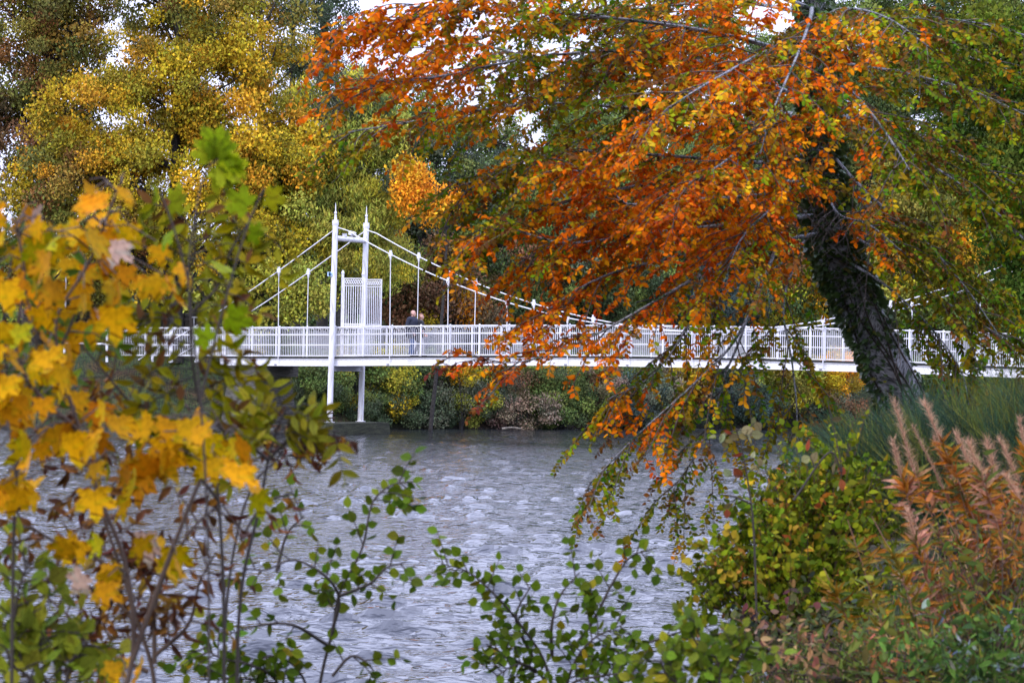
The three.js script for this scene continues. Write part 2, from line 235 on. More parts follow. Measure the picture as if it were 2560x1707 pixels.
// cables and hangers
const cabY = (s) => 4.165 + 0.01726 * (s - SPAN / 2) * (s - SPAN / 2);
for (const v of [0.08, 2.34]) {
  const pts = []; for (let i = 0; i <= 60; i++) { const s = lerp(0.1, SPAN - 0.1, i / 60); pts.push(bp(s, v, Math.min(cabY(s), 8.12))); }
  mesh('main_cable', taper(pts, [0.024, 0.024], 8), M.white, footbridge);
  for (const [sa, sb] of [[0.06, -9.2], [SPAN - 0.06, SPAN + 9.2]]) { const l = []; for (let i = 0; i <= 10; i++) { const t = i / 10; l.push(bp(lerp(sa, sb, t), v, lerp(8.05, 2.75, t) - 0.22 * Math.sin(t * Math.PI))); } mesh('back_stay', taper(l, [0.024, 0.024], 8), M.white, footbridge); }
  const hang = (s, y) => {
    const top = bp(s, v, y), low = dp(s, v + (v < 1 ? 0.05 : -0.05), 0.1);
    const h = mesh('hanger', rod(top.clone().setY(y - 0.2), low, 0.017, 0.017, 8), M.white, footbridge);
    mesh('cable_clamp', merge([boxU(0.13, 0.16, 0.08, top), boxU(0.085, 0.09, 0.06, top.clone().setY(y + 0.12)), rod(top.clone().setY(y - 0.06), top.clone().setY(y - 0.16), 0.045, 0.04, 10), rod(top.clone().setY(y - 0.16), top.clone().setY(y - 0.24), 0.04, 0.02, 10)]), M.white, h);
  };
  for (let i = 1; i < 12; i++) { const s = i * BAY, y = cabY(s); if (y > camber(s) + 1.62) hang(s, y); else mesh('cable_clamp', merge([boxU(0.09, 0.12, 0.07, bp(s, v, y)), rod(bp(s, v, y), dp(s, v, 0.1), 0.017, 0.017, 8)]), M.white, footbridge); }
  for (const s of [-2.53, SPAN + 2.53]) hang(s, lerp(8.05, 2.75, 2.59 / 9.26) - 0.22 * Math.sin(2.59 / 9.26 * Math.PI));
}
// railings: one panel between two posts; its bars are a finger thick and joined
function panel(P, parent) { // P(t, up): a point of the panel, t from 0 to 1
  const g = group('railing_panel', parent), L = P(0, 0).distanceTo(P(1, 0)), side = P(1, 0).sub(P(0, 0)).normalize();
  const across = side.clone().cross(UPV).normalize();
  const post = mesh('post', squareBar(P(0, 0.2), P(0, 1.53), 0.05, 0.05, side), M.white, g);
  const top = P(0, 1.56); mesh('post_cap', new THREE.SphereGeometry(0.04, 10, 8).translate(top.x, top.y, top.z), M.white, post);
  const bolt = P(0, 0.17).addScaledVector(across, 0); mesh('foot_bracket', rod(bolt.clone().addScaledVector(across, 0.05), bolt.clone().addScaledVector(across, -0.05), 0.055, 0.055, 12), M.white, post);
  mesh('top_rail', rod(P(0, 1.53), P(1, 1.53), 0.026, 0.026, 8), M.white, g);
  for (const [n, y, h] of [['hoop_rail', 1.255, 0.03], ['middle_rail', 0.845, 0.03], ['bottom_rail', 0.41, 0.035]]) mesh(n, squareBar(P(0.02, y), P(0.98, y), h, 0.012, UPV), M.white, g);
  const l = [], N = 16, pit = 1 / N, rad = L * pit;
  for (let k = 0; k < N; k++) {
    const t = (k + 0.5) * pit, kind = k % 4, hi = kind === 3 ? 1.52 : kind === 1 ? 1.4 : 1.42;
    l.push(squareBar(P(t, 0.41), P(t, hi), 0.0115, 0.0115, side));
    if (kind === 1) { const c = P(t, 1.42), pts = []; for (let q = 0; q <= 6; q++) { const a = q / 6 * Math.PI; pts.push(c.clone().addScaledVector(side, -Math.cos(a) * rad).add(V(0, Math.sin(a) * rad, 0))); } l.push(taper(pts, [0.0085, 0.0085], 5)); }
  }
  const b = mesh('bars', merge(l), M.white, g); b.userData.kind = 'stuff';
  return g;
}
for (const v of [NEAR, FAR]) for (let k = -4; k < 28; k++) { const a = k * 1.29, b = a + 1.29; panel((t, up) => dp(lerp(a, b, t), v, up), footbridge); }
// splice bolts and little drain boxes on the near girder
for (const s of [3.5, 12.1, 20.6, 27.6]) for (let i = 0; i < 8; i++) for (const y of [0.09, 0.2]) mesh('splice_bolt', rod(dp(s + i * 0.045 - 0.16, NEAR - 0.045, y), dp(s + i * 0.045 - 0.16, NEAR - 0.085, y), 0.009, 0.009, 6), M.bolt, footbridge);
for (let i = -1; i < 13; i++) mesh('drain_spout', boxU(0.09, 0.055, 0.05, dp(i * BAY - 0.12, NEAR - 0.1, 0.045)), M.bolt, footbridge);

// gates, standing open
function gate(s, v, ang, label) {
  const o = bp(s, v, camber(s) + 0.36), g = thing('gate_leaf', o, label, 'gate', 'the two tall gate leaves'), D = U.clone().multiplyScalar(Math.cos(ang)).addScaledVector(W, Math.sin(ang));
  const q = (t, y) => o.clone().addScaledVector(D, t).add(V(0, y, 0)), nrm = D.clone().cross(UPV), H = 3.12, L = 0.92;
  const post = mesh('gate_post', rod(q(-0.07, 0), q(-0.07, H + 0.16), 0.055, 0.055, 14), M.white, g);
  mesh('post_cap', lathe([[0.066, 0], [0.07, 0.03], [0.055, 0.08], [0.02, 0.14], [0, 0.15]], 14).translate(q(-0.07, H + 0.16).x, q(0, H + 0.16).y, q(-0.07, 0).z), M.white, post);
  for (const [t0, t1, y0, y1, w] of [[0, 0, 0.05, H, 0.05], [L, L, 0.05, H, 0.05]]) mesh('stile', squareBar(q(t0, y0), q(t1, y1), w, 0.04, D), M.white, g);
  for (const y of [0.08, 1.14, 1.3, H - 0.3, H - 0.02]) mesh('cross_rail', squareBar(q(0.025, y), q(L - 0.025, y), 0.04, 0.04, UPV), M.white, g);
  for (let k = 1; k < 9; k++) mesh('bar', squareBar(q(L * k / 9, 0.1), q(L * k / 9, H - 0.32), 0.026, 0.026, D), M.white, g);
  for (let k = 0; k < 8; k++) for (const y of [H - 0.16, 1.22]) { const t = L * (k + 1) / 9; const ring = new THREE.TorusGeometry(0.042, 0.016, 6, 12); ring.applyMatrix4(new THREE.Matrix4().makeBasis(D, UPV, nrm)); ring.scale(1, y > 2 ? 1.6 : 1, 1); const c = q(t, y); mesh('scroll_ring', ring.translate(c.x, c.y, c.z), M.white, g); }
  return g;
}
gate(0.3, 0.42, 0.06, 'tall white barred gate leaf folded open beside the near pylon post');
gate(0.3, 2.0, -0.22, 'tall white barred gate leaf folded open behind the far pylon post');

// small fittings
{ const c = bp(0.09, 1.34, 7.86), g = thing('security_camera', c, 'boxy white camera housing on the tube joining the pylon tops', 'camera');
  const r = new THREE.Matrix4().makeRotationFromEuler(new THREE.Euler(0.25, 0.5, -0.28));
  const b = new RoundedBoxGeometry(0.26, 0.17, 0.2, 3, 0.03); b.applyMatrix4(r); mesh('housing', b.translate(c.x, c.y + 0.06, c.z), M.white, g);
  const f = new THREE.CylinderGeometry(0.06, 0.06, 0.05, 16); f.rotateX(Math.PI / 2).applyMatrix4(r); mesh('lens', f.translate(c.x + 0.06, c.y + 0.02, c.z + 0.1), M.bolt, g);
  mesh('bracket', rod(c.clone().add(V(0, -0.1, 0)), c.clone().add(V(0, 0.03, 0)), 0.03, 0.03, 8), M.white, g); }
{ const c = bp(0.09, 0.75, 7.8), g = thing('junction_box', c, 'flat grey box fixed on the top tube beside the camera housing', 'box'); mesh('lid', box(0.2, 0.03, 0.16, c.clone().add(V(0, 0.085, 0))), M.steelGrey, g); mesh('case', box(0.17, 0.09, 0.13, c.clone().add(V(0, 0.025, 0))), M.white, g); }
{ const c = bp(-0.02, -0.13, 6.26), g = thing('round_plate_fitting', c, 'small pale blue plate with dark blue round centre on the near pylon post', 'plate');
  const m = std({ color: lin(0.45, 0.62, 0.78), roughness: 0.4 }), d = std({ color: lin(0.03, 0.1, 0.22), roughness: 0.3 });
  const p = new THREE.CylinderGeometry(0.1, 0.1, 0.05, 6); p.rotateX(Math.PI / 2); p.translate(c.x + 0.02, c.y, c.z + 0.02); mesh('plate', merge([p, box(0.12, 0.17, 0.05, c.clone().add(V(-0.05, 0, 0.02)))]), m, g);
  const q = new THREE.CylinderGeometry(0.035, 0.045, 0.04, 14); q.rotateX(Math.PI / 2); mesh('lens', q.translate(c.x + 0.01, c.y, c.z + 0.06), d, g); }

// ---------------------------------------------------------------- masonry, rails and signs on the left bank
const concTex = noiseTex(512, (u, v) => { const a = 0.6 + 0.14 * tile(u, v, 5, 4) + 0.12 * tile(u, v, 26, 6) + 0.08 * tile(u, v, 80, 7), st = Math.max(0, tile(u * 1, v * 1, 14, 12)) * 0.16; return [a - st, a - st * 0.95, a * 0.94 - st]; });
const concrete = std({ color: lin(0.26, 0.24, 0.22), map: concTex, roughness: 0.95, bumpMap: concTex, bumpScale: 0.02 }), mossy = std({ color: lin(0.12, 0.13, 0.075), map: concTex, roughness: 1, bumpMap: concTex, bumpScale: 0.03 });
function frustum(c, l0, w0, l1, w1, h) { const g = new THREE.BoxGeometry(1, 1, 1, 4, 4, 4), p = g.attributes.position; for (let i = 0; i < p.count; i++) { const t = p.getY(i) + 0.5; p.setXYZ(i, p.getX(i) * lerp(l0, l1, t), t * h, p.getZ(i) * lerp(w0, w1, t)); } g.computeVertexNormals(); g.applyMatrix4(turnU); return g.translate(c.x, c.y, c.z); }
{ const c = bp(-4.05, 1.2, -0.3), g = thing('bridge_pier', bp(-4.05, 1.2, 0), 'tapered concrete pier with dark cap under the left end of the bridge', 'pier');
  for (let k = 0; k < 4; k++) { const h = 2.45 / 4, t0 = k / 4, t1 = (k + 1) / 4; mesh('concrete_lift', frustum(c.clone().setY(-0.3 + k * h), lerp(1.75, 1.3, t0), lerp(3.3, 2.7, t0), lerp(1.75, 1.3, t1), lerp(3.3, 2.7, t1), h - 0.012), concrete, g); }
  mesh('pier_cap', frustum(c.clone().setY(2.16), 1.95, 2.75, 1.95, 2.75, 0.43), concrete, g);
  mesh('bearing_pad', merge([boxU(0.5, 0.05, 0.3, bp(-4.05, NEAR, 2.59)), boxU(0.5, 0.05, 0.3, bp(-4.05, FAR, 2.59))]), M.bolt, g); }
for (const [s, l] of [[0, 'low mossy concrete plinth under the pylon posts at the water'], [SPAN, 'low concrete plinth under the pylon posts beyond the beech']]) {
  const g = thing('pylon_plinth', bp(s, 1.2, 0), l, 'plinth'); mesh('block', frustum(bp(s, 1.2, -0.6), 1.6, 4.6, 1.5, 4.4, 1.0), mossy, g);
  const brick = std({ color: lin(0.3, 0.13, 0.07), map: concTex, roughness: 0.95 });
  if (s === 0) { const gr = bp(-1.6, -0.3, -0.3); mesh('side_footing', frustum(gr, 2.0, 1.8, 1.9, 1.7, 0.6), mossy, g); }
  if (s === 0) for (const [x0, nx] of [[-1.95, 2], [-1.2, 3]]) for (let r = 0; r < 3; r++) for (let k = 0; k < nx; k++) mesh('brick', boxU(0.2, 0.065, 0.1, bp(x0 + k * 0.215 + (r % 2) * 0.02, -1.19, 0.1 + r * 0.078)), brick, g);
}
{ // drift timber caught against the plinth
  const l = [[bp(-0.9, -0.7, 0.42), bp(0.5, -0.45, 0.62)], [bp(-0.6, -0.8, 0.45), bp(0.3, -0.2, 0.82)], [bp(-1.1, -0.5, 0.35), bp(0.1, -0.75, 0.55)], [bp(-0.2, -0.7, 0.4), bp(0.25, -0.15, 0.95)]];
  const g = thing('driftwood_heap', bp(-0.3, -0.6, 0.4), 'brown driftwood branches caught against the near pylon foot', 'driftwood'); for (const [a, b] of l) mesh('branch', taper(smooth([a, a.clone().lerp(b, 0.5).add(V(0.05, 0.06, 0)), b], 6), [0.05, 0.025], 6), M.twigBrown, g); }
// stone wall on the far left
const stoneMats = [[0.2, 0.18, 0.15], [0.28, 0.25, 0.21], [0.15, 0.13, 0.12], [0.24, 0.2, 0.16], [0.33, 0.3, 0.27]].map((c) => std({ color: lin(...c), map: concTex, roughness: 1, bumpMap: concTex, bumpScale: 0.03 }));
const stoneGeos = [0, 1, 2, 3].map((s) => { const g = new RoundedBoxGeometry(1, 1, 1, 1, 0.12), p = g.attributes.position; for (let i = 0; i < p.count; i++) p.setXYZ(i, p.getX(i) * (1 + 0.12 * n3(p.getX(i) * 2 + s, p.getY(i) * 2, p.getZ(i) * 2)), p.getY(i) * (1 + 0.12 * n3(p.getX(i) * 2, p.getY(i) * 2 + s * 3, 1)), p.getZ(i)); g.computeVertexNormals(); return g; });
{ const a = at(60, 850, 131), b = at(500, 850, 127), dir = b.clone().sub(a).setY(0), L = dir.length(); dir.normalize(); const nv = V(-dir.z, 0, dir.x), y0 = 2.9, Hh = 1.75;
  const g = thing('stone_wall', a.clone().setY(y0), 'rough grey rubble stone wall behind the white pipe fence', 'wall'), T = new THREE.Matrix4().makeBasis(dir, UPV, nv);
  const core = new THREE.BoxGeometry(L, Hh - 0.06, 0.3); core.applyMatrix4(T); const cm = a.clone().lerp(b, 0.5); mesh('mortar_core', core.translate(cm.x, y0 + Hh / 2 - 0.06, cm.z), std({ color: lin(0.13, 0.115, 0.1), roughness: 1, map: concTex }), g);
  R = mulberry(5); let y = y0;
  while (y < y0 + Hh - 0.1) { const h = rr(0.17, 0.3); for (let x = rr(-0.2, 0); x < L;) { const w = rr(0.25, 0.62); const m = new THREE.Mesh(stoneGeos[(R() * 4) | 0], stoneMats[(R() * 5) | 0]); m.name = 'stone'; m.castShadow = m.receiveShadow = true; m.scale.set(w - 0.03, h - 0.03, rr(0.34, 0.42)); m.quaternion.setFromRotationMatrix(T); const p = a.clone().addScaledVector(dir, x + w / 2).setY(y + h / 2).sub(g.position); m.position.copy(p); g.add(m); x += w; } y += h; }
  for (let x = 0; x < L;) { const w = rr(0.4, 0.7); const m = new THREE.Mesh(stoneGeos[(R() * 4) | 0], stoneMats[4]); m.name = 'coping_stone'; m.scale.set(w - 0.02, 0.16, 0.5); m.quaternion.setFromRotationMatrix(T); m.position.copy(a.clone().addScaledVector(dir, x + w / 2).setY(y + 0.06).sub(g.position)); m.castShadow = m.receiveShadow = true; g.add(m); x += w; } }
// pipe fence leading to the bridge
{ const g = thing('pipe_fence', at(180, 880, 121), 'white two-rail pipe fence left of the bridge approach', 'fence'), A = (px, py, d = 120.5) => at(px, py, d);
  mesh('pipe_rail', rod(A(168, 825), A(395, 829), 0.05, 0.05, 10), M.white, g); mesh('pipe_rail', rod(A(150, 857), A(395, 864), 0.045, 0.045, 10), M.white, g);
  for (const px of [160, 266, 380]) mesh('post', rod(A(px, 822 + (px - 160) * 0.02), A(px, 905), 0.055, 0.055, 10), M.white, g); }
{ // approach railing on the bank
  const g = thing('approach_railing', dp(-9, 0.1, 0.2), 'white hooped railing on the grassy bank before the bridge', 'railing');
  for (let k = 0; k < 4; k++) { const a = dp(-5.16 - k * 1.29, NEAR, 0), b = dp(-5.16 - (k + 1) * 1.29, NEAR + 0.02, 0); panel((t, up) => a.clone().lerp(b, t).add(V(0, up, 0)), g); }
  const g2 = thing('approach_railing', dp(-9, 2.2, 0.2), 'far white hooped railing on the bank before the bridge, partly hidden', 'railing');
  for (let k = 0; k < 4; k++) { const a = dp(-5.16 - k * 1.29, FAR, 0), b = dp(-5.16 - (k + 1) * 1.29, FAR, 0); panel((t, up) => a.clone().lerp(b, t).add(V(0, up, 0)), g2); } }
{ const g = thing('handrail', at(500, 900, 124), 'thin white handrail behind the bridge approach', 'handrail'); const A = (px, py) => at(px, py, 124); mesh('rail', rod(A(478, 793), A(560, 796), 0.03, 0.03, 8), M.white, g); for (const px of [484, 540]) mesh('post', rod(A(px, 794), A(px, 900), 0.025, 0.025, 8), M.white, g); }
{ // round road sign
  const c = at(165, 617, 124), g = thing('road_sign', c.clone().setY(3), 'round red and white road sign on a grey post among the leaves', 'sign'), n = V(0.1, 0, 1).normalize();
  const disc = (r, z, m, nm, sc = 1) => { const q = new THREE.CylinderGeometry(r, r, 0.02, 32); q.rotateX(Math.PI / 2); q.scale(1, sc, 1); mesh(nm, q.translate(c.x, c.y, c.z + z), m, g); };
  disc(0.2, 0, std({ color: lin(0.8, 0.8, 0.8), roughness: 0.5 }), 'plate'); const red = std({ color: lin(0.62, 0.02, 0.02), roughness: 0.45 });
  disc(0.185, 0.016, red, 'red_face'); mesh('white_bar', box(0.27, 0.075, 0.012, c.clone().add(V(0, 0, 0.032))), std({ color: lin(0.85, 0.85, 0.85), roughness: 0.5 }), g);
  mesh('post', rod(c.clone().setY(3), c.clone().add(V(0, 0.2, -0.04)), 0.035, 0.035, 10), M.steelGrey, g); }
{ // stones along the left waterline
  R = mulberry(21); const wet = std({ color: lin(0.14, 0.13, 0.12), map: concTex, roughness: 0.7, bumpMap: concTex, bumpScale: 0.04 });
  for (let i = 0; i < 14; i++) { const px = rr(360, 760), p = at(px, 1070, rr(114.3, 117.5)); const r = rr(0.15, 0.4); const g = new THREE.IcosahedronGeometry(r, 2), q = g.attributes.position; for (let k = 0; k < q.count; k++) { const f = 1 + 0.3 * n3(q.getX(k) / r + i, q.getY(k) / r, q.getZ(k) / r); q.setXYZ(k, q.getX(k) * f * 1.3, q.getY(k) * f * 0.7, q.getZ(k) * f); } const v = mergeVertices((g.deleteAttribute('normal'), g.deleteAttribute('uv'), g), 1e-4); v.computeVertexNormals(); v.setAttribute('uv', new THREE.BufferAttribute(new Float32Array(v.attributes.position.count * 2).map((_, k) => v.attributes.position.array[((k / 2) | 0) * 3 + (k % 2)]), 2)); v.translate(p.x, 0.02, p.z); const m = mesh('shore_stone', v, wet); tag(m, 'grey boulder at the waterline by the concrete pier', 'stone', 'boulders at the pier waterline'); } }
// ---------------------------------------------------------------- people on the bridge
function sdf(bones, cell, k = 0.03) { // bones: [ax,ay,az, bx,by,bz, ra, rb]; smooth union, meshed on a grid
  let lo = [9, 9, 9], hi = [-9, -9, -9]; for (const b of bones) for (let i = 0; i < 3; i++) { const r = Math.max(b[6], b[7]) + 0.05; lo[i] = Math.min(lo[i], b[i] - r, b[i + 3] - r); hi[i] = Math.max(hi[i], b[i] + r, b[i + 3] + r); }
  const size = hi.map((h, i) => h - lo[i]), N = Math.min(110, Math.ceil(Math.max(...size) / cell) + 4), mc = new MarchingCubes(N, undefined, false, false, 90000); mc.isolation = 0;
  const half = N / 2, f = mc.field, c = hi.map((h, i) => (h + lo[i]) / 2), hs = size.map((s) => s / 2 * N / (N - 4));
  for (let z = 0; z < N; z++) for (let y = 0; y < N; y++) for (let x = 0; x < N; x++) {
    const p = [c[0] + (x - half) / half * hs[0], c[1] + (y - half) / half * hs[1], c[2] + (z - half) / half * hs[2]]; let d = 1;
    for (const b of bones) { const ax = p[0] - b[0], ay = p[1] - b[1], az = p[2] - b[2], bx = b[3] - b[0], by = b[4] - b[1], bz = b[5] - b[2]; const t = clamp((ax * bx + ay * by + az * bz) / (bx * bx + by * by + bz * bz + 1e-9), 0, 1); const q = Math.hypot(ax - bx * t, (ay - by * t), (az - bz * t)) - lerp(b[6], b[7], t); const h = clamp(0.5 + 0.5 * (d - q) / k, 0, 1); d = lerp(d, q, h) - k * h * (1 - h); }
    f[x + y * N + z * N * N] = -d;
  }
  mc.update(); const n = mc.count, pos = new Float32Array(n * 3); for (let i = 0; i < n; i++) for (let q = 0; q < 3; q++) pos[i * 3 + q] = c[q] + mc.positionArray[i * 3 + q] * hs[q];
  let g = new THREE.BufferGeometry(); g.setAttribute('position', new THREE.BufferAttribute(pos, 3)); g = mergeVertices(g, 1e-4); g.computeVertexNormals(); g.setAttribute('uv', new THREE.BufferAttribute(new Float32Array(g.attributes.position.count * 2).map((_, i) => g.attributes.position.array[((i / 2) | 0) * 3 + (i % 2)] * 3), 2)); return g;
}
const clothTex = noiseTex(128, (u, v) => { const a = 0.8 + 0.14 * tile(u, v, 12, 3) + 0.1 * tile(u, v, 30, 8); return [a, a, a]; });
function handBones(w, e, side) { // wrist point, forearm direction, thumb side: palm and five bent fingers
  const d = V(...e).normalize(), th = V(0.9, -0.1, 0.3 * side).normalize(), nrm = d.clone().cross(th).normalize(), sp = nrm.clone().cross(d).normalize(), W0 = V(...w), o = [];
  const cap = (a, b, ra, rb) => o.push([a.x, a.y, a.z, b.x, b.y, b.z, ra, rb]);
  const palm = W0.clone().addScaledVector(d, 0.085); for (const k of [-1, 0, 1]) cap(W0.clone().addScaledVector(sp, k * 0.012), palm.clone().addScaledVector(sp, k * 0.026), 0.017, 0.014);
  [0.07, 0.078, 0.073, 0.056].forEach((l, i) => { const k = palm.clone().addScaledVector(sp, 0.033 - i * 0.022), m = k.clone().addScaledVector(d, l * 0.55).addScaledVector(nrm, 0.012), t = m.clone().addScaledVector(d, l * 0.4).addScaledVector(nrm, 0.025); cap(k, m, 0.0095, 0.009); cap(m, t, 0.009, 0.0075); });
  const tb = W0.clone().addScaledVector(d, 0.03).addScaledVector(sp, 0.03), tm = tb.clone().addScaledVector(d, 0.03).addScaledVector(sp, 0.022), tt = tm.clone().addScaledVector(d, 0.03).addScaledVector(nrm, 0.012); cap(tb, tm, 0.012, 0.011); cap(tm, tt, 0.011, 0.009); return o;
}
function person(o) { // facing +x; feet at y = 0
  const k = o.h / 1.78, g = thing('person', o.at, o.label, 'person'), S = (b) => b.map((x) => x * k), sc = (l) => l.map(S);
  const inner = group('figure', g); inner.name = 'figure'; // parts hang under the person itself
  g.remove(inner); const put = (n, geo, mat, par = g) => { geo.rotateY(-PHI + (o.turn ?? 0)); const m = new THREE.Mesh(geo, mat); m.name = n; m.castShadow = m.receiveShadow = true; par.add(m); return m; };
  const sw = o.wide, hd = o.head ?? 0;
  const legs = [[0, 0.93, 0.09, o.stride, 0.5, 0.1, 0.085, 0.058], [o.stride, 0.5, 0.1, o.stride * 1.15, 0.08, 0.1, 0.056, 0.038], [0, 0.93, -0.09, -o.stride * 0.6, 0.5, -0.1, 0.085, 0.058], [-o.stride * 0.6, 0.5, -0.1, -o.stride * 1.9, 0.1, -0.1, 0.056, 0.038]];
  const torso = [[0, 0.93, 0, 0, 1.12, 0, 0.14 * sw, 0.13 * sw], [0, 1.12, 0, 0.01, 1.32, 0, 0.13 * sw, 0.15 * sw], [0.0, 1.42, 0.15 * sw, 0.0, 1.42, -0.15 * sw, 0.075, 0.075], [0.0, 0.95, 0.07, 0, 0.95, -0.07, 0.13 * sw, 0.13 * sw], [0, 1.25, 0.07, 0, 1.25, -0.07, 0.12 * sw, 0.12 * sw]];
  const armA = [[0, 1.42, 0.2 * sw, -0.05, 1.14, 0.25 * sw, 0.06, 0.047], [-0.05, 1.14, 0.25 * sw, o.handA[0], o.handA[1], o.handA[2], 0.045, 0.033]], armB = [[0, 1.42, -0.2 * sw, o.elbowB[0], o.elbowB[1], o.elbowB[2], 0.06, 0.047], [o.elbowB[0], o.elbowB[1], o.elbowB[2], o.handB[0], o.handB[1], o.handB[2], 0.045, 0.033]];
  const neck = [[0, 1.45, 0, 0.03, 1.57, 0, 0.058, 0.054]], H = [0.05, 1.66];
  const headB = [[H[0] - 0.015, H[1] + 0.025, 0, H[0] - 0.005, H[1] + 0.02, 0, 0.092, 0.09], [H[0] + 0.03, H[1] - 0.07, 0, H[0] + 0.055, H[1] - 0.085, 0, 0.055, 0.04], [H[0] + 0.02, H[1] - 0.02, 0.02, H[0] + 0.02, H[1] - 0.02, -0.02, 0.07, 0.07], [H[0] + 0.088, H[1] + 0.005, 0, H[0] + 0.11, H[1] - 0.028, 0, 0.01, 0.016], [H[0] - 0.01, H[1] + 0.01, 0.085, H[0] - 0.015, H[1] - 0.03, 0.088, 0.017, 0.012], [H[0] - 0.01, H[1] + 0.01, -0.085, H[0] - 0.015, H[1] - 0.03, -0.088, 0.017, 0.012], [H[0] + 0.075, H[1] - 0.062, 0.015, H[0] + 0.075, H[1] - 0.062, -0.015, 0.016, 0.016]];
  const dirOf = (a) => [a[1][3] - a[1][0], a[1][4] - a[1][1], a[1][5] - a[1][2]];
  const bodyG = mergeGeometries([sdf(sc([...torso, ...legs, ...armA, ...armB, ...neck]), 0.022, 0.03), sdf(sc([...headB, ...neck]), 0.006, 0.018), sdf(sc(handBones(armA[1].slice(3, 6), dirOf(armA), 1)), 0.004, 0.006), sdf(sc(handBones(armB[1].slice(3, 6), dirOf(armB), -1)), 0.004, 0.006)]);
  put('body', bodyG, std({ color: lin(0.52, 0.29, 0.22), roughness: 0.6 }));
  const grow = (l, e) => l.map((b) => [...b.slice(0, 6), b[6] + e, b[7] + e]);
  const coat = put('jacket', sdf(sc([...grow(torso, 0.03), ...grow(armA, 0.024).map((b, i) => i ? [b[0], b[1], b[2], lerp(b[0], b[3], 0.94), lerp(b[1], b[4], 0.94), lerp(b[2], b[5], 0.94), b[6], b[7]] : b), ...grow(armB, 0.024).map((b, i) => i ? [b[0], b[1], b[2], lerp(b[0], b[3], 0.94), lerp(b[1], b[4], 0.94), lerp(b[2], b[5], 0.94), b[6], b[7]] : b), [-0.03, 1.5, 0.05, -0.03, 1.5, -0.05, 0.045, 0.045], ...(o.long ? [[0, 0.95, 0.06, -0.02, 0.72, 0.07, 0.16, 0.17], [0, 0.95, -0.06, -0.02, 0.72, -0.07, 0.16, 0.17]] : [[0, 0.9, 0.06, 0, 0.84, 0.07, 0.155 * sw, 0.15 * sw], [0, 0.9, -0.06, 0, 0.84, -0.07, 0.155 * sw, 0.15 * sw]])]), 0.02, 0.03), std({ color: lin(...o.jacket), roughness: 0.85, map: clothTex }));
  if (o.top) put('patterned_top', sdf(sc([[0.115, 1.05, 0, 0.11, 1.36, 0, 0.062, 0.055], [0.08, 1.4, 0, 0.06, 1.46, 0, 0.06, 0.055]]), 0.012, 0.02), std({ color: lin(...o.top), roughness: 0.9, map: clothTex }));
  const tr = put('trousers', sdf(sc([...grow(legs, 0.02), [0, 0.92, 0.07, 0, 0.92, -0.07, 0.135 * sw, 0.135 * sw]]), 0.018, 0.025), std({ color: lin(...o.trousers), roughness: 0.9, map: clothTex }));
  for (const [x, z, lift] of [[o.stride * 1.15, 0.1, 0], [-o.stride * 1.9, -0.1, 0.03]]) put('shoe', sdf(sc([[x - 0.05, 0.055 + lift, z, x + 0.15, 0.035, z, 0.05, 0.036], [x - 0.04, 0.035 + lift, z, x + 0.15, 0.03, z, 0.036, 0.03]]), 0.008, 0.02), std({ color: lin(0.04, 0.035, 0.035), roughness: 0.6 }));
  if (o.hair) put('hair', sdf(sc(o.hair(H)), 0.007, 0.025), std({ color: lin(...o.hairC), roughness: 0.75, map: clothTex }));
  for (const z of [0.032, -0.032]) put('eye', new THREE.SphereGeometry(0.011 * k, 8, 6).translate((H[0] + 0.083) * k, (H[1] + 0.018) * k, z * k), std({ color: lin(0.03, 0.025, 0.02), roughness: 0.2 }));
  put('mouth', new THREE.SphereGeometry(0.018 * k, 8, 6).scale(0.35, 0.25, 1).translate((H[0] + 0.09) * k, (H[1] - 0.062) * k, 0), std({ color: lin(0.3, 0.1, 0.09), roughness: 0.5 }));
  return g;
}
const deckTop = (s) => camber(s) + 0.372;
person({ at: bp(3.02, 1.1, deckTop(3.02)), h: 1.8, wide: 1.34, stride: 0.07, handA: [0.16, 0.92, 0.24], elbowB: [0.1, 1.14, -0.24], handB: [0.28, 1.0, -0.2], jacket: [0.02, 0.025, 0.05], trousers: [0.05, 0.11, 0.28], hair: (H) => [[H[0] - 0.05, H[1] + 0.01, 0.05, H[0] - 0.06, H[1] - 0.03, 0.04, 0.045, 0.04], [H[0] - 0.05, H[1] + 0.01, -0.05, H[0] - 0.06, H[1] - 0.03, -0.04, 0.045, 0.04]], hairC: [0.3, 0.22, 0.18], label: 'person with shaved head in dark navy jacket and blue jeans on the bridge' });
person({ at: bp(3.2, 1.42, deckTop(3.2)), h: 1.68, wide: 0.98, stride: 0.14, long: true, turn: 0.25, handA: [0.18, 0.95, 0.2], elbowB: [-0.04, 1.14, -0.24], handB: [0.16, 0.92, -0.22], jacket: [0.02, 0.02, 0.025], top: [0.3, 0.28, 0.29], trousers: [0.55, 0.53, 0.52], hair: (H) => [[H[0] - 0.02, H[1] + 0.05, 0, H[0] - 0.035, H[1] + 0.03, 0, 0.085, 0.085], [H[0] - 0.045, H[1] + 0.01, 0.05, H[0] - 0.05, H[1] - 0.1, 0.055, 0.05, 0.035], [H[0] - 0.045, H[1] + 0.01, -0.05, H[0] - 0.05, H[1] - 0.1, -0.055, 0.05, 0.035], [H[0] + 0.04, H[1] + 0.085, 0.02, H[0] + 0.05, H[1] + 0.075, -0.02, 0.03, 0.03]], hairC: [0.3, 0.14, 0.07], label: 'person with short reddish hair in black coat and pale trousers on the bridge' });
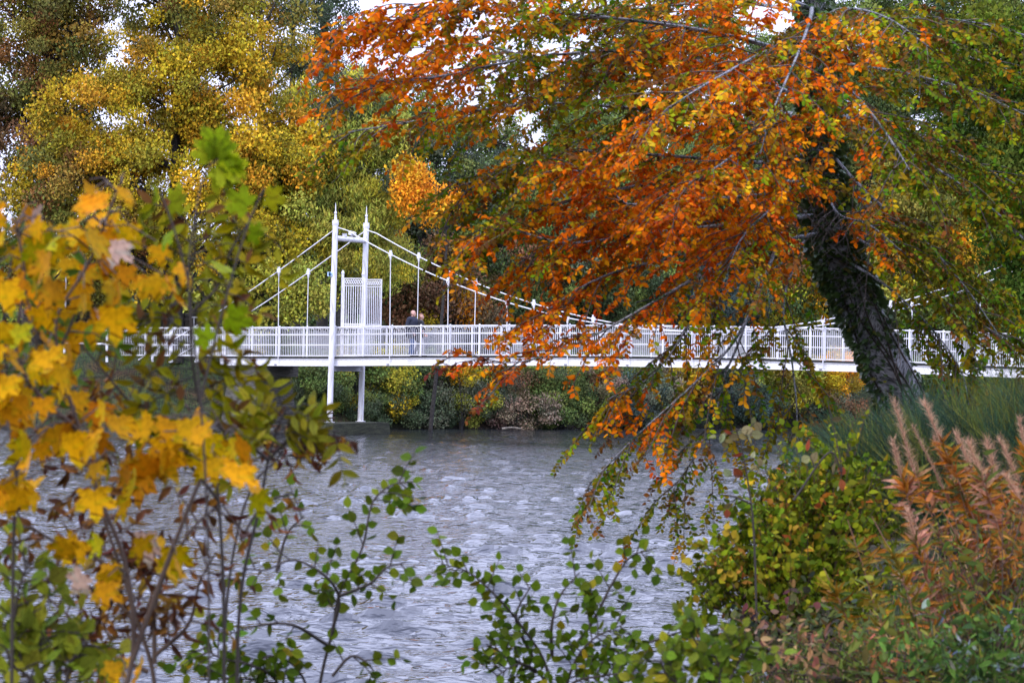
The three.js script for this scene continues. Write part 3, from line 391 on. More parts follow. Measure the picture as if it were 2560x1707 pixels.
// ---------------------------------------------------------------- trees and shrubs on the far bank
const GOLD = [[0.52, 0.35, 0.008, 4], [0.4, 0.29, 0.008, 3], [0.25, 0.21, 0.01, 3], [0.56, 0.29, 0.01, 1.2]], OLIVE = [[0.2, 0.18, 0.02, 4], [0.13, 0.13, 0.02, 3], [0.28, 0.18, 0.02, 2], [0.22, 0.1, 0.02, 1.4]];
const YGREEN = [[0.4, 0.4, 0.05, 4], [0.31, 0.33, 0.04, 3], [0.5, 0.44, 0.03, 2], [0.2, 0.23, 0.035, 1.5]], GREEN = [[0.1, 0.15, 0.03, 4], [0.15, 0.19, 0.035, 3], [0.07, 0.11, 0.03, 3]], GREY = [[0.11, 0.13, 0.07, 3], [0.08, 0.1, 0.05, 3], [0.06, 0.085, 0.05, 2]];
const DARK = [[0.055, 0.085, 0.035, 3], [0.07, 0.1, 0.04, 2]], ORANGE = [[0.82, 0.33, 0.008, 4], [0.76, 0.4, 0.012, 3], [0.6, 0.2, 0.01, 1.5]], RUST = [[0.17, 0.085, 0.035, 3], [0.12, 0.085, 0.035, 3], [0.22, 0.11, 0.04, 2], [0.09, 0.08, 0.03, 2]], YELLOW = [[0.5, 0.38, 0.015, 3], [0.36, 0.32, 0.02, 2], [0.16, 0.19, 0.03, 2]], PINK = [[0.26, 0.18, 0.13, 3], [0.2, 0.15, 0.09, 3], [0.16, 0.14, 0.06, 2]], BLUE = [[0.05, 0.085, 0.07, 3], [0.035, 0.06, 0.05, 2]];
let treeSeed = 100;
function farTree(name, label, grp, trunkPx, d, trunkR, lobes, o = {}) {
  R = mulberry(treeSeed++);
  const base = at(trunkPx, 900, d); base.y = (o.ground ?? farHeight)(base.x, base.z) - 0.05;
  const g = thing(name, base, label, o.category ?? 'tree', grp), k = d / F, wood = [], pals = o.fine ? fineClumps : clumps, list = pals.map(() => []);
  let top = base.y + 1; const L = lobes.map(([px, py, rx, ry, pal, q]) => { const c = at(px, py, d + (q?.dz ?? 0)); top = Math.max(top, c.y + ry * k * 0.6); return { c, rx: rx * k, ry: ry * k, rz: q?.rz ?? Math.min(4, rx * k * 0.8), pal, lai: (q?.lai ?? o.lai ?? 3) * 1.55, q }; });
  const tt = o.trunkTop ? at(o.trunkTop[0], o.trunkTop[1], d) : V(base.x + rr(-0.8, 0.8), top, base.z + rr(-0.5, 0.5)), mid = base.clone().lerp(tt, 0.5).add(V(rr(-0.3, 0.3), 0, rr(-0.3, 0.3)));
  const tp = smooth([base, mid, tt], 14); if (trunkR) wood.push(taper(tp, [trunkR, trunkR * 0.25], 10, 0.18));
  const onTrunk = (y) => { let b = tp[0]; for (const p of tp) if (p.y < y) b = p; return b; };
  for (const l of L) {
    const A = Math.PI * l.rx * l.ry, cs = o.clumpR ?? 1, n = Math.max(6, Math.round(A * l.lai / (1.75 * cs * cs)));
    if (trunkR) wood.push(taper(smooth([onTrunk(l.c.y - l.ry * 0.7 - 0.6), onTrunk(l.c.y - l.ry * 0.5).clone().lerp(l.c, 0.5).add(V(0, rr(-0.3, 0.4), 0)), l.c.clone().add(V(0, l.ry * 0.3, 0))], 8), [Math.max(0.05, trunkR * 0.42), 0.03], 6));
    for (let i = 0; i < n; i++) {
      let x, y, z; do { x = rr(-1, 1); y = rr(-1, 1); z = rr(-1, 1); } while (x * x + y * y + z * z > 1); const m = Math.pow(Math.hypot(x, y, z), -0.45); x *= m; y *= m; z *= m; if (Math.hypot(x, y, z) > 1) { const w = 1 / Math.hypot(x, y, z); x *= w; y *= w; z *= w; }
      const c = V(l.c.x + x * l.rx, l.c.y + y * l.ry, l.c.z + z * l.rz), cr = rr(0.5, 1.05) * (o.clumpR ?? 1), col = pick(l.pal);
      if (c.y < (o.ground ?? farHeight)(c.x, c.z) + 0.15) continue;
      if (R() < (o.limbs ?? 0.25)) { const s = trunkR ? onTrunk(Math.min(c.y - 0.8, tt.y)).clone().lerp(c, trunkR ? 0.25 : 0) : base.clone(); wood.push(taper([s, s.clone().lerp(c, 0.5).add(V(rr(-0.3, 0.3), rr(-0.1, 0.35), rr(-0.3, 0.3))), c], [trunkR ? 0.06 : 0.025, 0.012], 4)); }
      list[(R() * pals.length) | 0].push({ p: c, q: quat(rr(-0.25, 0.25), rr(0, 6.28), rr(-0.25, 0.25)), s: cr, c: jitter(col, 0.22) });
    }
  }
  if (wood.length) mesh('trunk', merge(wood), o.bark ?? M.barkFar, g);
  list.forEach((l, i) => { if (l.length) copies('crown', pals[i], o.near ? midTint : farTint, l, g).userData.kind = 'stuff'; });
  return g;
}
const FT = 'trees behind the bridge', FS = 'shrubs along the far waterline';
farTree('lime_tree', 'big golden-leaved tree rising behind the left end of the bridge', FT, 440, 123, 0.3, [[300, 300, 210, 120, GOLD], [470, 200, 190, 130, GOLD], [430, 430, 250, 130, GOLD], [620, 330, 150, 110, GOLD], [520, 590, 190, 90, GOLD], [280, 560, 170, 100, [...GOLD, ...OLIVE]], [690, 500, 90, 90, [...GOLD, ...YGREEN]], [180, 480, 150, 110, [...GOLD, ...OLIVE]], [700, 400, 120, 90, GOLD], [380, 660, 120, 70, GOLD], [450, 40, 200, 110, [...GOLD, ...OLIVE]], [330, -120, 220, 120, GOLD], [590, 130, 110, 70, GOLD, { lai: 2 }]], { trunkTop: [455, -200] });
farTree('brown_oak_tree', 'olive and brown leaved tree at the far left edge', FT, 90, 129, 0.28, [[60, 40, 150, 90, OLIVE], [20, 200, 110, 90, OLIVE], [110, 130, 150, 90, OLIVE], [60, 330, 120, 110, [...OLIVE, ...RUST]], [190, 400, 150, 100, OLIVE], [210, 60, 120, 90, OLIVE], [60, 560, 140, 90, [...OLIVE, ...GREEN]], [150, 700, 160, 70, OLIVE], [100, -60, 160, 80, OLIVE], [200, 230, 120, 70, OLIVE]], { trunkTop: [150, -120], lai: 2.6 });
farTree('gold_birch_tree', 'thin golden tree with sky gaps beside the dark pines', FT, 640, 131, 0.22, [[560, 60, 100, 80, [...GOLD, ...OLIVE], { lai: 1.8 }], [690, 20, 90, 70, OLIVE, { lai: 1.3 }], [700, 100, 80, 60, GOLD, { lai: 1.1 }], [720, 250, 90, 60, GOLD, { lai: 1.6 }], [610, 180, 70, 60, OLIVE, { lai: 1.1 }]], { trunkTop: [650, -100] });
farTree('pine_tree', 'tall dark pine with bare straight trunk, second from the gold tree', FT, 738, 152, 0.28, [[730, 20, 60, 40, DARK], [765, -60, 70, 60, DARK], [720, 130, 50, 30, DARK, { lai: 1.6 }], [760, 180, 55, 30, DARK, { lai: 1.6 }]], { trunkTop: [736, -150], lai: 2.4 });
farTree('pine_tree', 'tall dark pine standing nearest the orange beech foliage', FT, 802, 150, 0.34, [[820, 30, 80, 50, DARK], [790, 110, 70, 40, DARK], [835, 170, 60, 40, DARK], [800, -70, 90, 60, DARK]], { trunkTop: [800, -160], lai: 2.4 });
farTree('ash_tree', 'pale yellow-green feathery tree right behind the white pylons', FT, 850, 125, 0.26, [[840, 230, 120, 90, [...YGREEN, ...GREY]], [900, 330, 110, 80, [...YGREEN, ...GREY]], [760, 420, 100, 90, YGREEN], [820, 390, 120, 100, YGREEN], [920, 420, 110, 110, [...YGREEN, ...GREY]], [850, 540, 140, 90, YGREEN], [760, 520, 90, 110, [...YGREEN, ...GREEN]], [900, 640, 130, 90, YGREEN], [960, 320, 80, 70, [...YGREEN, ...GREEN]]], { trunkTop: [842, 210], bark: M.barkPale, fine: true, lai: 2.6 });
farTree('maple_tree', 'bushy yellow-green tree between the back stays and railing', FT, 640, 123.5, 0.2, [[660, 640, 120, 90, [...YGREEN, ...GREEN]], [640, 760, 110, 60, YGREEN], [760, 720, 90, 80, YGREEN], [730, 640, 60, 60, YELLOW]], {});
farTree('orange_maple_tree', 'small bright orange maple spray above the bridge cable', FT, 1075, 122.8, 0.1, [[1025, 455, 35, 28, ORANGE], [1050, 495, 50, 36, ORANGE], [1085, 520, 28, 32, [...ORANGE, ...YELLOW]], [1035, 480, 32, 26, ORANGE]], { limbs: 0.6, lai: 4.5 });
farTree('dark_green_tree', 'tall dark grey-green tree behind the orange maple spray', FT, 1050, 137, 0.35, [[1050, 620, 130, 110, [...GREEN, ...GREY]], [1120, 520, 110, 90, GREY], [1000, 430, 120, 110, [...GREEN, ...DARK]], [1020, 300, 110, 100, GREEN], [1120, 390, 120, 80, [...GREY, ...GREEN]]], { lai: 2.8 });
farTree('rust_hazel_tree', 'brown and rust tinted bushy tree just behind the couple', FT, 1110, 128.5, 0.12, [[1010, 690, 70, 80, [...RUST, ...GREEN]], [1100, 720, 90, 70, RUST], [1150, 790, 100, 50, RUST], [1040, 790, 80, 50, [...RUST, ...YELLOW]], [1120, 640, 40, 40, [...ORANGE, ...RUST]], [1170, 770, 30, 24, ORANGE]], {});
farTree('green_elm_tree', 'dark green tree under the sagging cable at midspan', FT, 1260, 137, 0.3, [[1230, 620, 120, 100, [...GREEN, ...DARK]], [1330, 700, 130, 90, [...GREEN, ...RUST]], [1260, 480, 110, 100, [...GREEN, ...GREY]], [1400, 600, 120, 110, [...GREY, ...GREEN]], [1240, 760, 120, 50, GREEN]], {});
farTree('brown_elm_tree', 'muted brown-green tree seen between beech sprays over midspan', FT, 1480, 140, 0.3, [[1480, 560, 130, 110, [...GREEN, ...RUST]], [1560, 700, 140, 90, [...GREEN, ...DARK]], [1500, 400, 130, 120, GREEN], [1420, 760, 120, 50, DARK]], {});
farTree('tall_green_tree', 'tall green tree with sky gaps behind the beech crown', FT, 1400, 150, 0.35, [[1320, 400, 130, 90, [...GREEN, ...OLIVE], { lai: 1.8 }], [1500, 90, 150, 80, [...GREEN, ...OLIVE], { lai: 1.6 }], [1700, 60, 160, 90, GREEN, { lai: 2 }], [1470, 250, 150, 110, [...GREEN, ...OLIVE], { lai: 1.8 }], [1620, 350, 150, 130, GREEN, { lai: 2 }], [1150, 330, 90, 80, GREEN, { lai: 1.6 }]], { trunkTop: [1420, 100] });
farTree('blue_conifer_tree', 'dark blue-green conifer behind the railing left of beech trunk', FT, 1790, 141, 0.2, [[1780, 730, 70, 60, BLUE], [1790, 650, 50, 60, BLUE], [1830, 770, 90, 40, BLUE], [1720, 770, 70, 40, [...BLUE, ...DARK]]], { fine: true, lai: 4 });
farTree('mixed_tree', 'brown and yellow tree glimpsed left of the leaning beech trunk', FT, 1950, 143, 0.3, [[1900, 560, 120, 110, [...GREEN, ...RUST]], [2010, 640, 120, 110, [...RUST, ...YGREEN]], [1950, 760, 120, 60, [...YGREEN, ...GREEN]], [2000, 740, 40, 40, ORANGE], [1800, 450, 150, 120, GREEN], [1950, 380, 160, 140, GREEN]], {});
farTree('yellow_sycamore_tree', 'yellow-olive tree behind the cables right of the beech trunk', FT, 2330, 141, 0.3, [[2250, 680, 120, 100, [...YGREEN, ...OLIVE]], [2380, 620, 130, 110, [...OLIVE, ...GOLD]], [2320, 500, 140, 110, OLIVE], [2480, 700, 110, 100, [...YGREEN, ...OLIVE]], [2420, 780, 160, 50, GREEN], [2200, 780, 100, 50, GREEN]], {});
farTree('tall_dark_tree', 'tall dark green tree behind the beech trunk top', FT, 2150, 155, 0.4, [[2350, 0, 220, 90, GREEN], [2560, 20, 160, 110, GREEN], [2100, 300, 180, 150, GREEN], [2330, 330, 170, 140, [...GREEN, ...DARK]], [2500, 420, 150, 150, GREEN], [2200, 120, 170, 120, GREEN], [2480, 180, 160, 140, DARK], [1850, 200, 170, 150, GREEN, { lai: 2 }]], {});
// a far wood that reads as one mass
{ R = mulberry(900); const l = []; for (let i = 0; i < 1300; i++) { const px = rr(-100, 2700), d = rr(165, 190), topY = 640 + 70 * n2(px * 0.006, 2) - (px > 900 ? 120 : 0) - (px > 1500 ? 120 : 0), p = at(px, lerp(topY, 900, Math.pow(R(), 0.8)), d); l.push({ p, q: quat(rr(-0.7, 0.7), rr(0, 6.28), rr(-0.6, 0.6)), s: rr(1.6, 2.8), c: jitter(pick(px < 620 ? [...YGREEN, ...GREY] : [...DARK, ...GREY, ...GREEN]), 0.25) }); } const w = copies('distant_wood', clumps[1], farTint, l); w.userData.kind = 'stuff'; tag(w, 'distant mass of dark woodland behind the bank trees', 'woodland'); }
// shrubs along the far waterline, under the bridge
const shrubs = [
  [620, 960, 124, 70, 60, DARK, 'dark shrub in the shade beside the concrete pier'], [700, 905, 123.5, 80, 50, [...YELLOW, ...GREEN], 'yellow-leaved shrub between the pier and the near pylon post'], [690, 1000, 122.5, 70, 50, GREY, 'grey-green shrub low between the pier and the pylon plinth'],
  [790, 960, 123, 70, 80, [...DARK, ...GREEN], 'dark shrub just behind the near pylon post'], [900, 950, 124.5, 80, 90, [...GREEN, ...YELLOW], 'green shrub with yellow leaves right of the far pylon post'], [985, 955, 125.5, 70, 90, [...YELLOW, ...GREEN], 'yellow-green shrub under the walking couple'], [950, 1035, 124.5, 100, 36, DARK, 'dark shade shrub at the waterline beyond the plinth'],
  [1070, 1020, 126.5, 80, 55, [...GREY, ...DARK], 'grey-green willow shrub hanging over the far waterline'], [1070, 925, 127, 60, 45, [...GREY, ...GREEN], 'pale green shrub top touching the girder right of the couple'], [1155, 930, 126.3, 40, 36, [...GOLD, ...ORANGE], 'small golden shrub under the girder by the red beech spray'], [1190, 1000, 127.5, 70, 70, [...GREY, ...YGREEN], 'rounded olive-grey shrub below the red beech spray'],
  [1280, 960, 128.5, 80, 60, [...GREEN, ...RUST], 'green and rust shrub below midspan'], [1310, 1030, 128, 80, 45, [...PINK, ...GREY], 'pinkish-brown shrub low over the water below midspan'], [1390, 935, 129, 70, 40, [...YELLOW, ...GREEN], 'shrub with bright yellow sprays just under the girder'], [1400, 1010, 129, 80, 60, GREEN, 'mid green shrub right of the pinkish-brown one'], [1490, 980, 130, 70, 80, [...PINK, ...RUST, ...GREEN], 'brownish shrub with pink-grey leaves behind hanging orange leaves'],
  [1590, 1000, 131, 80, 70, [...GREY, ...BLUE], 'blue-green shrub left of the hanging beech branch'], [1560, 930, 132, 80, 50, GREEN, 'green shrub against the girder left of the hanging beech branch'], [1700, 960, 133, 70, 70, [...PINK, ...GOLD], 'tan-gold shrub behind the hanging beech branches'], [1800, 960, 134, 70, 80, [...BLUE, ...GREY], 'bluish shrub behind the hanging beech branches'], [1900, 1010, 135, 70, 50, [...BLUE, ...DARK], 'low dark bluish shrub at the water left of beech trunk'],
  [1990, 950, 136, 70, 80, [...OLIVE, ...YGREEN], 'olive shrub seen left of the leaning beech trunk'], [2100, 940, 137, 60, 60, [...GOLD, ...ORANGE], 'orange-gold shrub close to the leaning beech trunk'], [2080, 1020, 136.5, 90, 40, [...RUST, ...GREY], 'brown twiggy shrub low behind the beech trunk foot'], [2300, 960, 138, 140, 70, [...DARK, ...GREEN], 'dark shrub behind the broom right of the beech'], [2500, 950, 138, 110, 80, [...GREEN, ...DARK], 'green shrub under the bridge at the right edge'],
];
for (const [px, py, d, rx, ry, pal, label] of shrubs) farTree('river_shrub', label, FS, px, d, 0, [[px, py, rx, ry, pal, { rz: 1.4 }]], { category: 'shrub', clumpR: 0.62, limbs: 0.35, lai: 4.2, fine: pal === GREY, weep: 0.4 });
{ // a bleached log floating at the far waterline
  const a = at(1255, 1069, 124.5), b = at(1302, 1071, 124.5); a.y = 0.03; b.y = 0.06; const m = mesh('bleached_log', taper(smooth([a, a.clone().lerp(b, 0.5).add(V(0, 0.05, 0)), b], 6), [0.07, 0.04], 8, 0.2), std({ color: lin(0.42, 0.36, 0.28), roughness: 0.9, map: barkTex })); tag(m, 'pale bleached log lying at the far waterline below midspan', 'log'); }
// grass on the left bank
{ R = mulberry(44); const l = [], blade = new THREE.BufferGeometry(); blade.setAttribute('position', new THREE.Float32BufferAttribute([-0.02, 0, 0, 0.02, 0, 0, 0.015, 0.6, 0.03, -0.008, 0.6, 0.03, 0.02, 1, 0.16], 3)); blade.setIndex([0, 1, 2, 0, 2, 3, 3, 2, 4]); blade.computeVertexNormals();
  for (let i = 0; i < 14000; i++) { const x = rr(-21, -6), z = farEdge(x) - rr(0.9, 9); const y = farHeight(x, z); l.push({ p: V(x, y, z), q: quat(rr(-0.5, 0.5), rr(0, 6.28), rr(-0.3, 0.3)), s: rr(0.12, 0.4), c: jitter(n2(x * 0.6, z * 0.6) > 0.15 ? [0.2, 0.15, 0.06] : [0.11, 0.17, 0.05], 0.3) }); }
  const w = copies('bank_grass', blade, leafTint, l); w.userData.kind = 'stuff'; tag(w, 'short grass and dead stalks on the left bank slope', 'grass'); }
// ---------------------------------------------------------------- the leaning beech
const BD = 22, barkBeech = std({ color: lin(0.5, 0.5, 0.52), roughness: 0.85, map: noiseTex(512, (u, v) => { const a = 0.66 + 0.12 * tile(u, v, 8, 4) + 0.12 * tile(u * 1, v, 30, 6), m = sstep(0.28, 0.5, tile(u, v, 11, 21)), cr = sstep(0.32, 0.5, tile(u, v, 22, 33)); return [a * (1 - 0.62 * m) * (1 - 0.5 * cr), a * (1 - 0.42 * m) * (1 - 0.5 * cr), a * (1 - 0.75 * m) * (1 - 0.5 * cr)]; }), bumpMap: barkTex, bumpScale: 0.03 });
const twigBark = std({ color: lin(0.2, 0.15, 0.115), roughness: 0.9, map: barkTex });
const beech = thing('beech_tree', at(2365, 1260, BD), 'leaning grey beech with orange and olive autumn leaves over the river', 'tree');
const trunkPts = [[2385, 1330], [2345, 1230], [2300, 1110], [2255, 1000], [2195, 860], [2130, 720], [2080, 590], [2058, 440], [2046, 270], [2040, 100], [2030, -150], [2020, -520]].map(([x, y]) => at(x, y, BD)), trunkR = [0.26, 0.21, 0.185, 0.168, 0.155, 0.145, 0.135, 0.12, 0.1, 0.085, 0.07, 0.04];
const trunkLine = smooth(trunkPts, 66), rAt = (i) => { const t = i / 66 * 11, k = Math.min(10, Math.floor(t)); return lerp(trunkR[k], trunkR[k + 1], t - k); };
mesh('trunk', taper(trunkLine, trunkLine.map((_, i) => rAt(i)), 22, 0.1), barkBeech, beech);
R = mulberry(303);
const BO = [0.74, 0.17, 0.003], BDO = [0.58, 0.09, 0.004], BA = [0.64, 0.27, 0.01], BOL = [0.26, 0.19, 0.006], BG = [0.13, 0.135, 0.007], BR = [0.17, 0.035, 0.012], BB = [0.2, 0.085, 0.015];
const limbs = [ // [tone, points]; tone 1 = orange, 0 = olive
  [0.95, [[2042, 150, 0], [1830, 90, -1], [1600, 50, -1.6], [1300, 30, -2], [1050, 40, -2.2], [850, 80, -2.2]]], [0.9, [[2046, 250, 0], [1800, 170, -0.9], [1560, 130, -1.4], [1320, 140, -1.6], [1100, 195, -1.8], [890, 215, -1.9]]],
  [0.85, [[2050, 330, 0], [1850, 300, -0.6], [1600, 270, -0.9], [1330, 260, -1], [1080, 300, -1.1], [875, 335, -1.2]]], [0.75, [[2055, 400, 0], [1880, 400, -0.5], [1650, 380, -0.8], [1400, 380, -1], [1230, 430, -1.1], [1150, 495, -1.1]]],
  [0.95, [[2060, 470, 0], [1850, 485, -1], [1660, 507, -1.6], [1560, 505, -1.8], [1490, 440, -1.9], [1400, 420, -2]]], [0.95, [[2070, 540, 0], [1850, 560, -0.9], [1620, 590, -1.3], [1400, 600, -1.5], [1250, 560, -1.6], [1230, 570, -1.6]]],
  [0.9, [[2080, 580, 0], [1880, 610, -0.8], [1680, 650, -1.2], [1500, 690, -1.4], [1380, 760, -1.5], [1340, 800, -1.5]]], [1.1, [[1900, 600, -0.8], [1740, 690, -1.4], [1600, 775, -1.6], [1480, 840, -1.7], [1330, 900, -1.8], [1200, 905, -1.8]]],
  [0.6, [[1960, 590, -0.8], [1905, 690, -1.3], [1830, 850, -1.5], [1740, 960, -1.6], [1600, 1075, -1.7], [1475, 1205, -1.8]]], [0.55, [[1905, 690, -1.3], [1850, 850, -1.4], [1810, 960, -1.4], [1780, 1060, -1.4], [1720, 1170, -1.4], [1665, 1240, -1.4]]],
  [0.4, [[2010, 600, -0.6], [1965, 760, -1.1], [1975, 900, -1.2], [2000, 1020, -1.2], [2000, 1130, -1.2]]], [0.5, [[1850, 600, -1], [1720, 800, -1.3], [1640, 930, -1.4], [1520, 1000, -1.5]]],
  [0.45, [[2046, 250, 0], [2180, 330, -0.5], [2350, 420, -0.8], [2500, 540, -0.9], [2600, 640, -1]]], [0.35, [[2052, 350, 0], [2170, 480, -0.4], [2300, 600, -0.6], [2430, 740, -0.8], [2530, 880, -0.9]]], [0.4, [[2044, 150, 0], [2250, 180, -0.4], [2430, 230, -0.6], [2650, 330, -0.8]]], [0.55, [[2042, 60, 0], [2250, 40, -0.4], [2450, 60, -0.6], [2650, 120, -0.8]]],
  [0.3, [[2110, 640, -0.1], [2230, 720, -0.7], [2330, 830, -0.9], [2400, 940, -1], [2430, 1010, -1]]], [0.3, [[2090, 560, 0], [2230, 640, -0.5], [2380, 760, -0.8], [2520, 850, -0.9]]], [0.75, [[2075, 500, 0], [2110, 540, -0.8], [2180, 570, -1.3], [2260, 620, -1.5]]],
  [0.95, [[2048, 300, 0], [1960, 300, -1.2], [1880, 350, -2.2], [1780, 430, -2.8], [1690, 480, -3]]], [0.95, [[2040, 80, 0], [1930, 120, -1.2], [1820, 180, -2.2], [1700, 250, -2.8], [1600, 330, -3]]], [0.9, [[2042, 30, 0], [1880, -20, -1], [1650, -40, -1.8], [1400, -30, -2.2], [1150, -10, -2.4], [960, 20, -2.4]]],
  [0.9, [[2060, 430, 0], [2000, 450, -1], [1930, 520, -1.8], [1860, 600, -2.2], [1820, 680, -2.4]]], [0.8, [[2046, 260, 0], [2100, 220, -1], [2170, 260, -1.8], [2230, 360, -2.2], [2270, 430, -2.4]]], [0.9, [[2036, 20, 0], [2020, 60, -1], [1980, 160, -1.9], [1930, 300, -2.4], [1900, 380, -2.5]]], [0.7, [[2040, 60, 0], [2120, 20, -1], [2220, 50, -1.8], [2330, 120, -2.2]]],
  [0.35, [[2050, 300, 0.1], [1850, 280, 1.2], [1650, 300, 2], [1450, 350, 2.4], [1280, 420, 2.6]]], [0.3, [[2042, 140, 0.1], [1850, 130, 1.4], [1600, 160, 2.2], [1350, 210, 2.6], [1150, 270, 2.7]]], [0.3, [[2060, 450, 0.1], [1900, 460, 1.1], [1720, 520, 1.8], [1560, 600, 2]]], [0.2, [[2050, 300, 0.1], [2200, 300, 1.2], [2400, 380, 2], [2600, 480, 2.4]]], [0.2, [[2046, 200, 0.1], [2150, 120, 1.2], [2350, 120, 2], [2600, 200, 2.4]]], [0.2, [[2065, 460, 0.1], [2200, 520, 1], [2350, 640, 1.6], [2500, 740, 1.9]]], [0.4, [[2040, 40, 0.1], [1800, 10, 1.4], [1500, 30, 2.2], [1250, 80, 2.6], [1080, 140, 2.7]]],
  [0.5, [[2080, 580, 0], [1990, 640, 0.6], [1850, 720, 1], [1700, 760, 1.2]]], [0.75, [[2052, 370, 0], [1850, 440, -0.6], [1650, 460, -0.9], [1450, 500, -1], [1330, 520, -1]]], [0.8, [[2058, 440, 0], [1900, 520, -0.6], [1720, 560, -0.9], [1520, 560, -1.1], [1300, 660, -1.2]]], [0.85, [[2046, 240, 0], [1900, 220, -0.5], [1700, 210, -0.8], [1450, 190, -0.9], [1200, 110, -1], [1000, 130, -1]]],
];
const shoots = [], twigGeo = [];
function shootShape(seed, L) { // one leafy shoot along +y, its leaves in two ranks; returns the joined leaves and where each one sits
  const r = mulberry(seed), n = Math.round(L / 0.0155), parts = [], spots = [], q2 = (a, b) => a + (b - a) * r();
  for (let i = 1; i <= n; i++) { const t = i / n, s = i % 2 ? 1 : -1, p = V(0, L * t, 0), d = V(s * q2(0.45, 1.15), q2(0.3, 0.9), q2(-0.75, 0.3)), q = aim(d, q2(-1.1, 1.1) + (r() < 0.25 ? 3.14 : 0)), sz = q2(0.031, 0.054), geo = r() < 0.6 ? beechLeaf : beechCurled, b = q2(0.6, 1.15), h = r(), f = h < 0.16 ? [b * 0.55, b * 1.25, 1] : h < 0.34 ? [b * 0.95, b * 1.5, 1] : h < 0.44 ? [b * 0.5, b * 0.55, 1] : [b, b * q2(0.8, 1.1), 1];
    const g = geo.clone(); g.deleteAttribute('uv'); parts.push(tinted(g.applyMatrix4(new THREE.Matrix4().compose(p, q, V(sz, sz, sz))), f)); spots.push({ p, q, s: sz, f }); }
  return { geo: mergeGeometries(parts), spots };
}
const shootKinds = [0.1, 0.13, 0.15, 0.17, 0.2, 0.23, 0.26, 0.14, 0.18, 0.21].map((L, i) => ({ L, ...shootShape(500 + i, L) }));
const inv = camera.matrixWorld.clone().invert();
const blob = (x, y, cx, cy, rx, ry) => Math.exp(-(((x - cx) / rx) ** 2) - (((y - cy) / ry) ** 2));
function beechTone(p, tone) { // where the crown has turned: orange on the outer left and middle sprays, olive inside, low down and right of the trunk
  const c = p.clone().applyMatrix4(inv), x = 1280 + c.x / -c.z * F, y = 853.5 - c.y / -c.z * F;
  let t = 0.3 + 0.62 * blob(x, y, 950, 130, 260, 230) + 0.75 * blob(x, y, 1620, 560, 330, 190) + 0.45 * blob(x, y, 1800, 150, 230, 190) + 0.7 * blob(x, y, 1350, 860, 260, 130) + 0.35 * blob(x, y, 2100, 560, 160, 120) + 0.3 * blob(x, y, 2150, 150, 120, 160) + 0.3 * blob(x, y, 1600, 1120, 200, 130) - 0.14 * blob(x, y, 1350, 300, 220, 140) - 0.18 * sstep(2120, 2350, x);
  t += (tone - 0.6) * 0.3 + 0.34 * n3(p.x * 1.5, p.y * 1.7, p.z * 1.1) + rr(-0.17, 0.17);
  if (t > 0.72) return R() < 0.3 ? BDO : BO; if (t > 0.55) return R() < 0.4 ? BA : R() < 0.25 ? BB : BO; if (t > 0.36) return R() < 0.6 ? BOL : R() < 0.5 ? BA : BB; return R() < 0.5 ? BG : R() < 0.75 ? BOL : BB;
}
function twig(a, dir, L, tone, red) {
  const k = shootKinds.reduce((b, s, i) => Math.abs(s.L - L) + R() * 0.03 < Math.abs(shootKinds[b].L - L) ? i : b, 0), S = shootKinds[k], d = dir.clone().add(V(0, -rr(0.05, 0.25), 0)).normalize(), b = a.clone().addScaledVector(d, S.L); twigGeo.push(taper([a, b], [0.003, 0.0013], 3));
  const x = d.clone().cross(Math.abs(d.y) > 0.85 ? V(0, 0, 1) : UPV).normalize(), z = x.clone().cross(d).normalize(), q = new THREE.Quaternion().setFromRotationMatrix(new THREE.Matrix4().makeBasis(x, d, z)).multiply(new THREE.Quaternion().setFromAxisAngle(UPV, rr(-0.6, 0.6)));
  const cp = b.clone().applyMatrix4(inv), sx = 1280 + cp.x / -cp.z * F, sy = 853.5 - cp.y / -cp.z * F, tx = sy > 590 ? 2080 + (sy - 590) * 0.43 : 2060; if (-cp.z < BD + 0.1 && sy > 520 && sy < 1000 && Math.abs(sx - tx) < 75 && R() < 0.85) return;   // few shoots hang in front of the trunk
  shoots.push({ k, p: a, q, s: rr(0.9, 1.12), c: jitter(red && R() < 0.6 ? (R() < 0.6 ? BR : BDO) : beechTone(b, tone), 0.2) });
}
